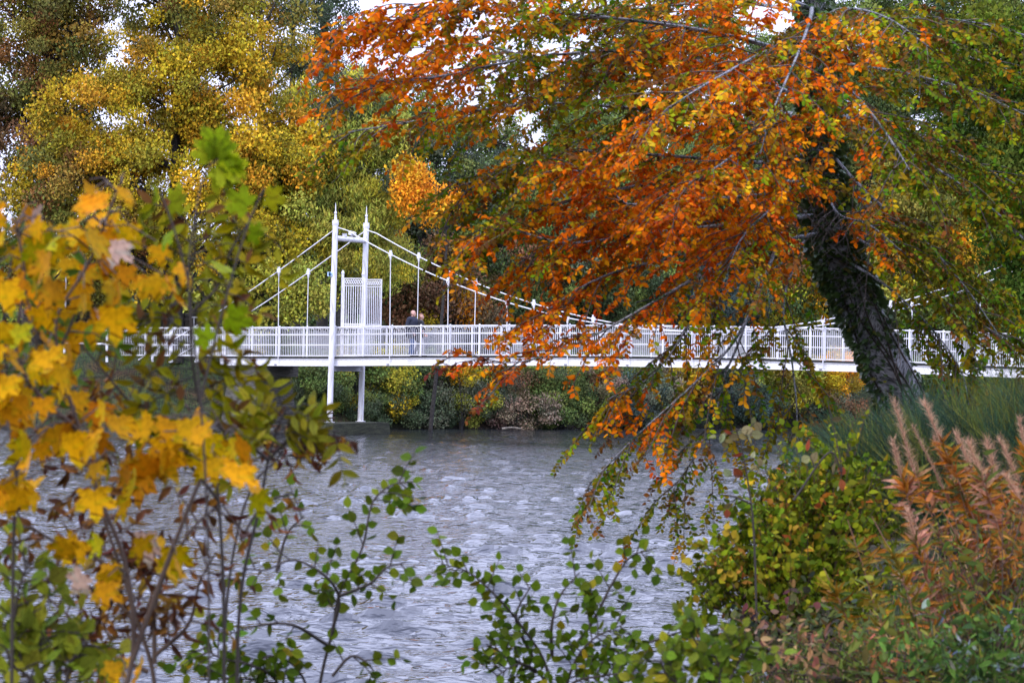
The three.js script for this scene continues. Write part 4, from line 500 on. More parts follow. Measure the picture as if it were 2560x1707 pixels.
limbs.forEach(([tone, pts], li) => {
  const line = smooth(pts.map(([x, y, dz]) => at(x + rr(-8, 8), y + rr(-8, 8), BD + dz)), 40), hang = pts[pts.length - 1][1] > 930; let len = 0; for (let i = 1; i < line.length; i++) len += line[i].distanceTo(line[i - 1]);
  const r0 = clamp(len * 0.0065, 0.009, 0.022); mesh('limb', taper(line, line.map((_, i) => lerp(r0, 0.004, Math.pow(i / 40, 0.7))), 6, 0.1), barkBeech, beech);
  const low = pts[pts.length - 1][1] > 740 && pts[pts.length - 1][0] < 1750, step = hang ? 0.15 : low ? 0.18 : 0.1, n = Math.round(len / step);
  for (let k = 0; k < n; k++) {
    const t = lerp(hang ? 0.2 : 0.14, 1, (k + R() * 0.6) / n), i = Math.min(39, Math.floor(t * 40)), p = line[i].clone().lerp(line[Math.min(40, i + 1)], t * 40 - i), d = line[Math.min(40, i + 1)].clone().sub(line[i]).normalize();
    const lat = d.clone().cross(Math.abs(d.y) > 0.8 ? V(0, 0, 1) : UPV).normalize().multiplyScalar(k % 2 ? 1 : -1);
    const sd = d.clone().multiplyScalar(0.75).addScaledVector(lat, rr(0.35, 0.9)).add(V(rr(-0.15, 0.15), rr(-0.55, 0.3) - (hang ? 0.3 : 0), rr(-0.25, 0.25))).normalize(), L = rr(0.3, 0.85) * lerp(1, 0.6, t), e = p.clone().addScaledVector(sd, L).add(V(0, -L * rr(0.05, 0.3), 0)), red = li === 7 && t > 0.72;
    const sub = smooth([p, p.clone().addScaledVector(sd, L * 0.5), e], 6); twigGeo.push(taper(sub, [0.0055, 0.0025], 4));
    const m = Math.round(L / 0.07); for (let j = 1; j <= m; j++) { const q = sub[Math.min(6, Math.round(j / m * 6))], l2 = sd.clone().cross(UPV).normalize().multiplyScalar(j % 2 ? 1 : -1); twig(q, sd.clone().multiplyScalar(0.8).addScaledVector(l2, rr(0.3, 0.9)).add(V(0, rr(-0.5, 0.15) - (hang ? 0.25 : 0), rr(-0.2, 0.2))).normalize(), rr(0.1, 0.26), tone, red); }
  }
});
mesh('twigs', merge(twigGeo), twigBark, beech).userData.kind = 'stuff';
const eye = V(0, EYE, 0); shoots.forEach((l) => { l.d = l.p.distanceTo(eye); }); shoots.sort((a, b) => a.d - b.d);
function single(list, geos, parent, name = 'leaf') { for (const e of list) { const m = new THREE.Mesh(geos[(R() * geos.length) | 0], leafMat([e.c.r, e.c.g, e.c.b])); m.name = name; m.position.copy(e.p).sub(parent.position); m.quaternion.copy(e.q); m.scale.setScalar(e.s); m.castShadow = m.receiveShadow = true; parent.add(m); } }
{ // the nearest leaves one by one, the rest shoot by shoot
  const near = []; let n = 0; while (near.length < 285) { const e = shoots[n++]; for (const l of shootKinds[e.k].spots) near.push({ p: l.p.clone().multiplyScalar(e.s).applyQuaternion(e.q).add(e.p), q: e.q.clone().multiply(l.q), s: l.s * e.s, c: lin(clamp(e.c.r * l.f[0], 0, 1), clamp(e.c.g * l.f[1], 0, 1), e.c.b) }); }
  single(near.slice(0, 300), [beechLeaf, beechCurled], beech); const rest = shoots.slice(n); shootKinds.forEach((s, i) => { const l = rest.filter((e) => e.k === i); if (l.length) copies('foliage', s.geo, midTint, l, beech).userData.kind = 'stuff'; });
  console.log('beech shoots', shoots.length, 'leaves', shoots.reduce((a, e) => a + shootKinds[e.k].spots.length, 0)); }
{ // ivy on the trunk
  R = mulberry(55); const g = thing('ivy', at(2200, 900, BD), 'dark ivy climbing the leaning beech trunk', 'ivy'), l = [], st = [], ivyLeaf = ovate([0.05, 0.36, 0.42, 0.22, 0.01], 0.15, 0.1);
  const along = trunkLine.map((p, i) => ({ p, i }));
  for (let k = 0; k < 9000; k++) { const i = rr(8, 60), a = Math.floor(i), p = trunkLine[a].clone().lerp(trunkLine[a + 1], i - a), t = trunkLine[a + 1].clone().sub(trunkLine[a]).normalize(), ang = rr(0, 6.28); const x = V(1, 0, 0).sub(t.clone().multiplyScalar(t.x)).normalize(), z = t.clone().cross(x), o = x.clone().multiplyScalar(Math.cos(ang)).addScaledVector(z, Math.sin(ang));
    const cover = 0.9 * sstep(20, 31, i) + 0.5 * n3(o.x * 1.5, p.y * 1.6, o.z * 1.5) + (o.x < -0.2 ? 0.5 : 0) + (o.x > 0.8 ? 0.3 : 0) - 0.12; if (R() > cover) continue; const rad = rAt(i) + rr(0.0, 0.035) * (1 + sstep(24, 36, i));
    l.push({ p: p.addScaledVector(o, rad), q: aim(V(o.x * 0.9 + rr(-0.5, 0.5), -0.6 + rr(-0.4, 0.4), o.z * 0.9 + rr(-0.5, 0.5)), rr(-0.6, 0.6)), s: rr(0.035, 0.062), c: jitter(R() < 0.06 ? [0.16, 0.16, 0.03] : [0.05, 0.09, 0.02], 0.35) }); }
  for (let k = 0; k < 9; k++) { const a0 = rr(0, 6.28), pts = []; for (let i = 4; i < 34; i += 3) { const t = trunkLine[i + 1].clone().sub(trunkLine[i]).normalize(), x = V(1, 0, 0).sub(t.clone().multiplyScalar(t.x)).normalize(), z = t.clone().cross(x), an = a0 + 0.25 * Math.sin(i * 0.4 + k); pts.push(trunkLine[i].clone().addScaledVector(x, Math.cos(an) * (rAt(i) + 0.006)).addScaledVector(z, Math.sin(an) * (rAt(i) + 0.006))); } st.push(taper(smooth(pts, 24), [0.012, 0.006], 5)); }
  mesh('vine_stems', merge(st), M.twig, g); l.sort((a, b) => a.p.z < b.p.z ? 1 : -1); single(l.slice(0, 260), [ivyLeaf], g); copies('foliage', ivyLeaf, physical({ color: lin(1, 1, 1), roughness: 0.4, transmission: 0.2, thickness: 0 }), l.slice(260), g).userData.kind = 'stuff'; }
// ---------------------------------------------------------------- foreground plants
function leafyPlant(o) { // stems as lists of photograph spots; leaves along them and along side shoots
  R = mulberry(o.seed); const base = at(...o.base); base.y = Math.min(base.y, nearHeight(base.x, base.z)); const g = thing(o.name, base, o.label, o.category ?? 'shrub', o.group), list = [], thin = [];
  const put = (p, d, sz) => { list.push({ p, q: aim(d, rr(-1.2, 1.2) + (o.face ?? 0)), s: sz, c: jitter(pick(o.pal), o.vary ?? 0.25) }); };
  for (const [si, st] of o.stems.entries()) {
    const raw = st.map(([x, y, d]) => at(x, y, d)); if (si === 0 || st[0][1] > 1690) raw.unshift(base.clone()); const N = raw.length * 8, line = smooth(raw, N); let len = 0; for (let i = 1; i <= N; i++) len += line[i].distanceTo(line[i - 1]);
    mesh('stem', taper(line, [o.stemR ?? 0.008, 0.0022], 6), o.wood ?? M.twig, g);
    const n = Math.round(len / o.gap);
    for (let k = 0; k < n; k++) {
      const t = lerp(si === 0 || st[0][1] > 1690 ? o.from ?? 0.25 : 0.1, 1, (k + R() * 0.7) / n), i = Math.min(N - 1, Math.floor(t * N)), p = line[i].clone().lerp(line[i + 1], t * N - i), d = line[i + 1].clone().sub(line[i]).normalize(), s = k % 2 ? 1 : -1, lat = d.clone().cross(V(rr(-0.4, 0.4), rr(-0.2, 0.2), 1)).normalize().multiplyScalar(s);
      const sd = d.clone().multiplyScalar(rr(0.3, 0.8)).addScaledVector(lat, rr(0.5, 1)).add(V(0, -(o.droop ?? 0.1) * rr(0.3, 1.6), rr(-0.35, 0.35))).normalize();
      if (o.compound) { // a feather of leaflets
        const L = rr(0.75, 1.15) * o.compound, m = o.pairs ?? 5, e = p.clone().addScaledVector(sd, L).add(V(0, -L * 0.25, 0)); thin.push(taper([p, p.clone().addScaledVector(sd, L * 0.55), e], [0.0022, 0.001], 4)); const sl = sd.clone().cross(V(rr(-0.3, 0.3), 0.5, 1)).normalize();
        for (let j = 1; j <= m; j++) { const q = p.clone().lerp(e, j / m); for (const ss of [-1, 1]) if (R() < 0.9) put(q, sd.clone().multiplyScalar(0.45).addScaledVector(sl, ss).add(V(0, -0.35 * (o.droop ?? 0.1) * 3, rr(-0.3, 0.3))), rr(0.8, 1.15) * o.size); } put(e, sd, o.size);
      } else if (o.shoot && R() < (o.shootShare ?? 0.6)) {
        const L = rr(0.6, 1.3) * o.shoot, e = p.clone().addScaledVector(sd, L); thin.push(taper([p, p.clone().lerp(e, 0.5).add(V(0, 0.006, 0)), e], [0.003, 0.0012], 4)); const m = Math.max(2, Math.round(L / (o.size * 0.62)));
        for (let j = 1; j <= m; j++) { const q = p.clone().lerp(e, j / m); put(q, sd.clone().multiplyScalar(0.7).addScaledVector(d, j % 2 ? 0.8 : -0.8).add(V(rr(-0.3, 0.3), rr(-0.4, 0.2) - (o.droop ?? 0.1), rr(-0.4, 0.4))), rr(0.75, 1.2) * o.size); }
      } else put(p, sd.add(V(0, -(o.droop ?? 0.1), 0)), rr(0.8, 1.2) * o.size);
    }
  }
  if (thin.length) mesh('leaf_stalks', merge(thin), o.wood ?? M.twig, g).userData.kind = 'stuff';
  list.sort((a, b) => b.p.z - a.p.z); const order = list.length > 300 ? list.map((e, i) => [e, (i * 7919) % list.length]).sort((a, b) => a[1] - b[1]).map((e) => e[0]) : list;
  single(order.slice(0, 300), o.geos, g); if (order.length > 300) copies('foliage', o.geos[0], glossTint, order.slice(300), g).userData.kind = 'stuff';
  console.log(o.name, order.length); return g;
}
const LG = [[0.085, 0.14, 0.006, 3], [0.065, 0.11, 0.006, 2], [0.13, 0.17, 0.008, 1.2], [0.24, 0.2, 0.01, 0.3]];
// green shoots at the bottom
leafyPlant({ name: 'alder_shrub', label: 'dark green leafy alder shoots at the bottom, left of centre', group: 'green alder shoots', seed: 61, base: [760, 1900, 10.5], pal: LG, geos: [roundLeaf], size: 0.043, gap: 0.05, shoot: 0.11, shootShare: 0.5, from: 0.35, stemR: 0.007,
  stems: [[[800, 1707, 10.5], [832, 1570, 10.4], [846, 1490, 10.4], [905, 1370, 10.4], [935, 1250, 10.4], [985, 1210, 10.4], [1045, 1205, 10.4]], [[830, 1580, 10.4], [846, 1490, 10.3], [800, 1430, 10.2], [735, 1400, 10.2], [660, 1425, 10.1], [605, 1420, 10.1]], [[846, 1490, 10.4], [930, 1455, 10.3], [965, 1420, 10.3], [1015, 1405, 10.3]], [[815, 1610, 10.4], [720, 1560, 10.2], [640, 1565, 10.2], [560, 1590, 10.1]], [[700, 1720, 10.3], [620, 1660, 10.1], [540, 1640, 10], [490, 1600, 10]], [[760, 1700, 10.3], [680, 1640, 10.2], [560, 1700, 10.1]], [[740, 1740, 10.3], [640, 1700, 10.2], [500, 1700, 10.1]], [[830, 1690, 10.4], [880, 1640, 10.4], [920, 1660, 10.4], [940, 1690, 10.4]], [[690, 1430, 10.4], [720, 1330, 10.4], [760, 1290, 10.4]]] });
leafyPlant({ name: 'alder_shrub', label: 'green leafy alder bush at the bottom centre over the water', group: 'green alder shoots', seed: 62, base: [1400, 1950, 11.5], pal: LG, geos: [roundLeaf], size: 0.043, gap: 0.038, shoot: 0.12, shootShare: 0.55, from: 0.3,
  stems: [[[1370, 1680, 11.5], [1300, 1560, 11.4], [1230, 1480, 11.3], [1170, 1430, 11.3], [1100, 1408, 11.3]], [[1420, 1640, 11.5], [1490, 1540, 11.4], [1530, 1460, 11.4], [1580, 1390, 11.4], [1640, 1370, 11.4]], [[1340, 1680, 11.5], [1270, 1640, 11.3], [1215, 1610, 11.2]], [[1450, 1690, 11.5], [1540, 1640, 11.4], [1640, 1600, 11.4], [1740, 1570, 11.4], [1800, 1560, 11.4]], [[1380, 1640, 11.5], [1380, 1560, 11.4], [1400, 1490, 11.4], [1450, 1430, 11.4]], [[1420, 1700, 11.4], [1480, 1600, 11.3], [1560, 1560, 11.3]], [[1360, 1700, 11.4], [1300, 1660, 11.3], [1240, 1690, 11.2]], [[1330, 1640, 11.5], [1290, 1540, 11.4], [1330, 1460, 11.4]], [[1420, 1720, 11.3], [1500, 1690, 11.2], [1600, 1680, 11.2]]] });
leafyPlant({ name: 'alder_shrub', label: 'light green alder leaves at the bottom below the bramble bush', group: 'green alder shoots', seed: 63, base: [1800, 1950, 9.5], pal: [[0.17, 0.24, 0.02, 3], [0.12, 0.18, 0.02, 2], [0.3, 0.28, 0.02, 1]], geos: [roundLeaf], size: 0.042, gap: 0.035, shoot: 0.1, shootShare: 0.5, from: 0.4,
  stems: [[[1780, 1720, 9.5], [1740, 1640, 9.5], [1760, 1580, 9.5]], [[1820, 1720, 9.5], [1850, 1650, 9.5], [1880, 1610, 9.5]], [[1720, 1730, 9.5], [1670, 1690, 9.5], [1650, 1650, 9.5]], [[1790, 1740, 9.5], [1800, 1690, 9.5], [1790, 1640, 9.5]]] });
// yellow maple sapling at the left
{ R = mulberry(71); const b = at(250, 2000, 7); b.y = nearHeight(b.x, b.z); const g = thing('maple_sapling', b, 'young maple with large golden-yellow lobed leaves in the left foreground', 'sapling');
  const MY = [[0.6, 0.3, 0.002, 4], [0.52, 0.24, 0.002, 3], [0.44, 0.19, 0.003, 1.4], [0.36, 0.3, 0.004, 0.8]], PK = [[0.5, 0.34, 0.24, 1]], leafAt = [];
  const clusters = [[50, 545, 80, 60, 7], [190, 585, 100, 50, 9], [290, 545, 60, 50, 5], [300, 640, 110, 45, 8], [90, 660, 110, 60, 10], [200, 740, 110, 60, 8], [50, 800, 70, 60, 6], [400, 675, 40, 30, 3], [40, 980, 80, 70, 9], [140, 1040, 110, 70, 9], [250, 1010, 60, 50, 4], [470, 1050, 80, 40, 8], [550, 1120, 60, 40, 5], [390, 1130, 60, 50, 5], [50, 1170, 80, 50, 6], [270, 1180, 80, 50, 5], [230, 1370, 60, 70, 5], [410, 1360, 50, 60, 4], [330, 1660, 60, 40, 3], [640, 1205, 15, 15, 1], [280, 470, 60, 30, 3], [20, 900, 50, 50, 4], [120, 890, 70, 50, 4]];
  for (const [x, y, rx, ry, n] of clusters) for (let i = 0; i < n * 1.35; i++) leafAt.push([x + rr(-rx, rx), y + rr(-ry, ry), rr(6.5, 7.6)]);
  const spine = [[250, 1900, 7.0], [330, 1650, 7.0], [310, 1400, 7.0], [250, 1250, 7.0], [200, 1080, 7.0], [160, 950, 7.0], [140, 800, 7.0], [220, 660, 7.0], [290, 480, 7.0], [310, 430, 7.0]], sp = smooth([b, ...spine.map((p) => at(...p))], 60); mesh('stem', taper(sp, [0.0075, 0.0025], 7), M.twigBrown, g);
  const second = smooth([...[[330, 1650], [420, 1400], [500, 1200], [560, 1080]].map(([x, y]) => at(x, y, 7.0))], 30); mesh('stem', taper(second, [0.008, 0.003], 6), M.twigBrown, g); const third = smooth([[200, 1080], [90, 980], [40, 880], [60, 700], [40, 560]].map(([x, y]) => at(x, y, 7.0)), 30); mesh('stem', taper(third, [0.007, 0.003], 6), M.twigBrown, g);
  const all = [...sp, ...second, ...third], st = [];
  for (const [x, y, d] of leafAt) { const p = at(x, y, d); let best = all[0]; for (const q of all) if (q.distanceTo(p) < best.distanceTo(p)) best = q; if (best.distanceTo(p) < 0.35) st.push(taper([best, best.clone().lerp(p, 0.5).add(V(0, 0.02, 0)), p], [0.0022, 0.0016], 4));
    const out = p.clone().sub(best).normalize(), dn = V(out.x * 0.5 + rr(-0.3, 0.3), -0.75 + rr(-0.3, 0.3), rr(-0.5, 0.6)).normalize(), m = new THREE.Mesh(mapleLeaves[(R() * 4) | 0], leafMat(R() < 0.03 ? pick(PK).slice(0, 3) : [...pick(MY).slice(0, 3)].map((v) => v * rr(0.85, 1.15)), mapleTex)); m.name = 'leaf'; m.position.copy(p).sub(g.position); m.quaternion.copy(aim(dn, rr(-1.15, 1.15))); m.scale.setScalar(rr(0.068, 0.112)); m.castShadow = m.receiveShadow = true; g.add(m); }
  mesh('leaf_stalks', merge(st), M.twigBrown, g).userData.kind = 'stuff'; }
// olive ash sapling in front of it
const OL = [[0.24, 0.22, 0.004, 4], [0.17, 0.17, 0.004, 3], [0.32, 0.26, 0.004, 2], [0.12, 0.055, 0.012, 2.2]];
leafyPlant({ name: 'ash_sapling', label: 'tall thin ash sapling with olive feathered leaves and dark stem', category: 'sapling', seed: 81, base: [560, 2000, 7.6], pal: OL, geos: [leaflet, witheredLeaf], size: 0.054, gap: 0.05, compound: 0.15, pairs: 4, droop: 0.3, from: 0.48, stemR: 0.0055,
  stems: [[[560, 1650, 7.6], [555, 1400, 7.6], [545, 1250, 7.6], [530, 1130, 7.6], [490, 970, 7.6], [475, 850, 7.6], [480, 700, 7.6], [490, 520, 7.6]], [[545, 1250, 7.6], [480, 1170, 7.6], [400, 1080, 7.6], [310, 990, 7.6], [260, 930, 7.6], [200, 860, 7.6]], [[480, 780, 7.6], [540, 720, 7.6], [580, 620, 7.6], [630, 540, 7.6]]] });
leafyPlant({ name: 'ash_sapling', label: 'ash branch with broad yellow-green leaflets hanging before the concrete pier', category: 'sapling', seed: 82, base: [620, 2000, 8.0], pal: [[0.3, 0.27, 0.012, 4], [0.22, 0.22, 0.012, 3], [0.16, 0.14, 0.012, 1]], geos: [leaflet], size: 0.058, gap: 0.12, compound: 0.11, pairs: 3, droop: 0.3, from: 0.72, stemR: 0.006,
  stems: [[[600, 1500, 8], [650, 1260, 8], [670, 1150, 8], [690, 1080, 8], [715, 1020, 8]], [[670, 1150, 8], [740, 1085, 8], [810, 1075, 8], [850, 1080, 8]], [[670, 1150, 8], [620, 1110, 8], [570, 1090, 8]]] });
leafyPlant({ name: 'green_rose_sapling', label: 'slim sapling with small dark green leaflets at the left edge', category: 'sapling', seed: 83, base: [40, 2000, 7.2], pal: [[0.1, 0.19, 0.015, 3], [0.07, 0.13, 0.015, 2], [0.2, 0.25, 0.02, 2]], geos: [leaflet], size: 0.05, gap: 0.13, compound: 0.12, pairs: 3, droop: 0.2, from: 0.5, stemR: 0.005,
  stems: [[[30, 1500, 7.2], [40, 1200, 7.2], [60, 1050, 7.2], [90, 850, 7.2], [60, 700, 7.2], [100, 560, 7.2]], [[40, 1200, 7.2], [20, 1000, 7.2], [10, 800, 7.2], [30, 620, 7.2]], [[60, 1050, 7.2], [180, 800, 7.2], [200, 720, 7.2]]] });
leafyPlant({ name: 'green_maple_sapling', label: 'soft green maple shoot rising in front of the golden tree', category: 'sapling', seed: 84, base: [520, 2000, 6.6], pal: [[0.24, 0.3, 0.004, 4], [0.18, 0.24, 0.004, 2]], geos: [mapleLeaves[0], mapleLeaves[1], mapleLeaves[3]], size: 0.07, gap: 0.09, droop: 0.3, from: 0.86, stemR: 0.003,
  stems: [[[520, 1400, 6.6], [500, 1000, 6.6], [470, 700, 6.6], [490, 520, 6.6], [520, 420, 6.6], [560, 385, 6.6]], [[500, 1000, 6.6], [560, 760, 6.6], [620, 560, 6.6], [660, 470, 6.6]], [[470, 700, 6.6], [430, 560, 6.6], [400, 480, 6.6]]] });
// withered brown stalks, lower left
const BRN = [[0.16, 0.065, 0.018, 3], [0.09, 0.035, 0.015, 3], [0.28, 0.13, 0.02, 2], [0.3, 0.2, 0.02, 1]];
leafyPlant({ name: 'withered_shrub', label: 'withered shrub with curled brown leaves at the lower left', seed: 91, base: [380, 1980, 8.2], pal: BRN, geos: [witheredLeaf, leaflet], size: 0.05, gap: 0.02, shoot: 0.11, droop: 0.55, from: 0.25, stemR: 0.0075, wood: M.twigBrown,
  stems: [[[385, 1707, 8.2], [345, 1560, 8.2], [310, 1450, 8.2], [270, 1330, 8.2], [230, 1200, 8.2], [190, 1040, 8.2], [170, 950, 8.2]], [[385, 1660, 8.2], [390, 1500, 8.2], [430, 1400, 8.2], [500, 1300, 8.2], [560, 1260, 8.2]], [[370, 1680, 8.2], [250, 1620, 8.2], [170, 1540, 8.2], [90, 1470, 8.2]], [[310, 1450, 8.2], [230, 1390, 8.2], [130, 1350, 8.2], [40, 1290, 8.2]], [[385, 1640, 8.2], [470, 1560, 8.2], [500, 1450, 8.2], [540, 1380, 8.2]], [[340, 1560, 8.2], [280, 1500, 8.2], [240, 1560, 8.2], [200, 1640, 8.2]]] });
leafyPlant({ name: 'seed_key_branch', label: 'bare twig hung with brown ash keys above the water', category: 'branch', seed: 92, base: [600, 1990, 8.6], pal: BRN, geos: [witheredLeaf], size: 0.04, gap: 0.05, shoot: 0.08, droop: 0.9, from: 0.66, stemR: 0.005,
  stems: [[[560, 1600, 8.6], [600, 1300, 8.6], [640, 1200, 8.6], [690, 1150, 8.6], [740, 1080, 8.6], [820, 1090, 8.6]], [[600, 1350, 8.6], [660, 1260, 8.6], [730, 1230, 8.6]]] });
leafyPlant({ name: 'low_green_shrub', label: 'low yellow-green leaves in the bottom left corner', seed: 93, base: [120, 1990, 7.4], pal: [[0.22, 0.25, 0.02, 3], [0.15, 0.2, 0.02, 2]], geos: [leaflet, roundLeaf], size: 0.05, gap: 0.05, shoot: 0.1, from: 0.35, stems: [[[130, 1750, 7.4], [90, 1650, 7.4], [120, 1560, 7.4]], [[160, 1740, 7.4], [180, 1650, 7.4], [220, 1600, 7.4]], [[40, 1720, 7.4], [40, 1500, 7.4], [70, 1400, 7.4]], [[100, 1740, 7.4], [20, 1640, 7.4], [10, 1560, 7.4]]] });
// bramble bush by the right bank
function bush(o) { // a rounded bush of small leaves on arching stems
  R = mulberry(o.seed); const base = at(...o.base); base.y = Math.min(base.y, nearHeight(base.x, base.z)); const g = thing(o.name, base, o.label, 'shrub', o.group), l = [], st = [];
  for (const [px, py, d, rx, ry, n, pal] of o.lobes) { const c = at(px, py, d), k = d / F; for (let i = 0; i < n; i++) { const a = rr(0, 6.28), b = Math.acos(rr(-1, 1)), m = Math.pow(R(), 0.35), e = c.clone().add(V(Math.sin(b) * Math.cos(a) * rx * k * m, Math.cos(b) * ry * k * m, Math.sin(b) * Math.sin(a) * rx * k * m * 0.8)); n; const dir = e.clone().sub(c).normalize().add(V(rr(-0.5, 0.5), rr(-0.3, 0.5), rr(-0.5, 0.5))).normalize(), L = rr(0.1, 0.26), q = pick(pal);
    if (i % 2 === 0) st.push(taper([base.clone().lerp(e, R() * 0.5), base.clone().lerp(e, 0.75).add(V(rr(-0.04, 0.04), 0.03, rr(-0.04, 0.04))), e.clone().addScaledVector(dir, L)], [0.005, 0.0015], 4));
    l.push({ p: e, q: aim(dir, rr(0, 6.28)), s: L, c: jitter(q, 0.22) }); } }
  const kinds = [1, 2, 3, 4].map((sd) => { const r = mulberry(o.seed * 10 + sd), q2 = (a, b) => a + (b - a) * r(), parts = [], spots = []; for (let k = 0; k < 9; k++) { const p = V(0, k / 8, 0), q = aim(V(q2(-1, 1), q2(-0.4, 0.9), q2(-1, 1)), q2(-0.9, 0.9)), sz = q2(0.7, 1.3) * o.size / 0.18, gi = r() < 0.6 ? 0 : o.geos.length - 1, b = q2(0.55, 1.2), h = r(), f = [b * (h < 0.2 ? 1.25 : 0.9 + 0.2 * h), b * (h > 0.85 ? 0.6 : 1), 1], gg = o.geos[gi].clone(); gg.deleteAttribute('uv'); parts.push(tinted(gg.applyMatrix4(new THREE.Matrix4().compose(p, q, V(sz, sz, sz))), f)); spots.push({ p, q, s: sz, f }); } return { geo: mergeGeometries(parts), spots }; });
  const near = []; l.sort((a, b) => b.p.z - a.p.z);
  mesh('stems', merge(st), M.twigBrown, g).userData.kind = 'stuff'; l.slice(0, 33).forEach((e, i) => { for (const t of kinds[i % 4].spots) near.push({ p: t.p.clone().multiplyScalar(e.s).applyQuaternion(e.q).add(e.p), q: e.q.clone().multiply(t.q), s: t.s * e.s, c: lin(clamp(e.c.r * t.f[0], 0, 1), clamp(e.c.g * t.f[1], 0, 1), e.c.b) }); });
  single(near, o.geos, g); kinds.forEach((k, i) => copies('foliage', k.geo, midTint, l.slice(33).filter((_, n) => n % 4 === i), g).userData.kind = 'stuff'); return g;
}
const BU = [[0.14, 0.2, 0.008, 4], [0.24, 0.28, 0.01, 2], [0.08, 0.13, 0.008, 2.5], [0.36, 0.3, 0.02, 0.8], [0.36, 0.16, 0.02, 0.2]];
bush({ name: 'hawthorn_bush', label: 'dense bush with small yellow-green leaves beside the water', seed: 31, base: [2020, 1800, 15], size: 0.036, geos: [roundLeaf, leaflet], lobes: [[2040, 1260, 15, 120, 90, 150, BU], [1970, 1370, 14.8, 120, 90, 210, BU], [2060, 1350, 14.8, 130, 130, 260, BU], [1890, 1450, 14.6, 110, 90, 210, BU], [2000, 1500, 14.5, 130, 90, 230, BU], [1840, 1440, 14.8, 70, 50, 40, BU], [2090, 1160, 15, 60, 60, 40, BU], [1960, 1620, 14, 130, 80, 110, [[0.1, 0.13, 0.03, 2], [0.2, 0.13, 0.05, 2], [0.08, 0.1, 0.04, 2]]]] });
bush({ name: 'nettle_bank', label: 'olive green leafy nettles at the right edge below the seed heads', seed: 32, base: [2480, 1850, 12.5], size: 0.042, geos: [leaflet, narrowLeaf], lobes: [[2480, 1350, 13.2, 120, 90, 80, [[0.2, 0.18, 0.03, 2], [0.4, 0.18, 0.05, 2], [0.1, 0.13, 0.03, 1.5]]], [2500, 1480, 12.8, 130, 110, 110, [[0.14, 0.17, 0.02, 2], [0.42, 0.19, 0.03, 1.5], [0.3, 0.2, 0.02, 1], [0.08, 0.12, 0.02, 1.5]]], [2380, 1560, 12.8, 120, 90, 80, [[0.14, 0.18, 0.02, 2], [0.4, 0.19, 0.02, 1.6], [0.3, 0.13, 0.05, 1]]], [2250, 1650, 12, 150, 70, 120, [[0.12, 0.17, 0.03, 2], [0.36, 0.19, 0.06, 1.2], [0.2, 0.19, 0.03, 1]]], [2050, 1660, 12, 120, 60, 80, [[0.12, 0.15, 0.03, 2], [0.3, 0.19, 0.08, 1.2]]], [2480, 1650, 11, 150, 80, 160, [[0.1, 0.2, 0.03, 2], [0.25, 0.32, 0.24, 0.4], [0.08, 0.15, 0.025, 2]]]] });
{ // broom: a fan of fine green stems
  R = mulberry(33); const g = thing('broom_bush', at(2420, 1330, 17), 'dark green broom bush of fine upright stems at the beech foot', 'shrub'), l = [], blade = taper([V(0, 0, 0), V(0.01, 0.5, 0.0), V(0.06, 1, 0.02)], [0.0065, 0.0022], 3), st = []; g.position.y = nearHeight(g.position.x, g.position.z);
  for (let i = 0; i < 24000; i++) { const px = rr(2050, 2640), t = (px - 2050) / 590, top = lerp(1130, 985, sstep(0, 0.45, t)) + 55 * n2(px * 0.012, 4) + 25 * n2(px * 0.05, 9), py = lerp(top + 60, 1350, Math.pow(R(), 0.8)), p = at(px + rr(-20, 20), py, rr(16.2, 18.2)); l.push({ p, q: aim(V(-0.45 + 0.9 * n2(px * 0.011 + 3, py * 0.011) + rr(-0.5, 0.5), 0.9, rr(-0.5, 0.5)), rr(0, 6.28)), s: rr(0.12, 0.36), c: jitter(n2(px * 0.01, py * 0.012) > 0.25 ? [0.15, 0.17, 0.03] : n2(px * 0.01 + 9, py * 0.02) > 0 ? [0.05, 0.1, 0.045] : [0.028, 0.062, 0.035], 0.45) }); }
  for (let i = 0; i < 40; i++) { const a = at(rr(2200, 2560), 1340, 17.2), b = at(rr(2120, 2600), rr(1010, 1150), rr(16.4, 18)); st.push(taper(smooth([a, a.clone().lerp(b, 0.5).add(V(rr(-0.05, 0.05), 0, 0)), b], 5), [0.01, 0.003], 5)); }
  mesh('stems', merge(st), std({ color: lin(0.04, 0.06, 0.03), roughness: 0.9 }), g); copies('foliage', blade, leafTint, l, g).userData.kind = 'stuff'; }
// willowherb gone to seed: one stalk each
const herbs = [[2237, 1002, 150, 'tallest tan seed head, standing before the beech trunk foot'], [2311, 1008, 110, 'slim tan seed head just right of the tallest one'], [2283, 1066, 140, 'broad fluffy tan seed head in the middle of the clump'], [2232, 1100, 90, 'short tan seed head at the left of the clump'], [2337, 1098, 110, 'tan seed head with dark base right of the broad one'], [2390, 1084, 110, 'thin seed head bending left before the broom'], [2421, 1105, 90, 'faint thin seed stalk between two bending ones'], [2469, 1104, 100, 'curved seed head in front of the broom'], [2457, 1183, 70, 'pale grey seed head low beside the curved one'], [2513, 1188, 70, 'low tan seed head nearest the right edge'], [2548, 1043, 100, 'tan seed head cut by the right edge, high up'], [2500, 1100, 100, 'feathery drooping seed head near the right edge'], [2180, 1290, 80, 'olive willowherb stalk among the yellow leaves by the bush'], [2120, 1300, 70, 'willowherb stalk leaning over the hawthorn bush'], [2270, 1280, 80, 'pinkish seed stalk in the rust-coloured clump'], [2350, 1260, 80, 'rust-leaved stalk below the seed heads'], [2060, 1420, 60, 'green willowherb stalk inside the bush front'], [2240, 1440, 70, 'tan stalk low in the middle of the herb clump']];
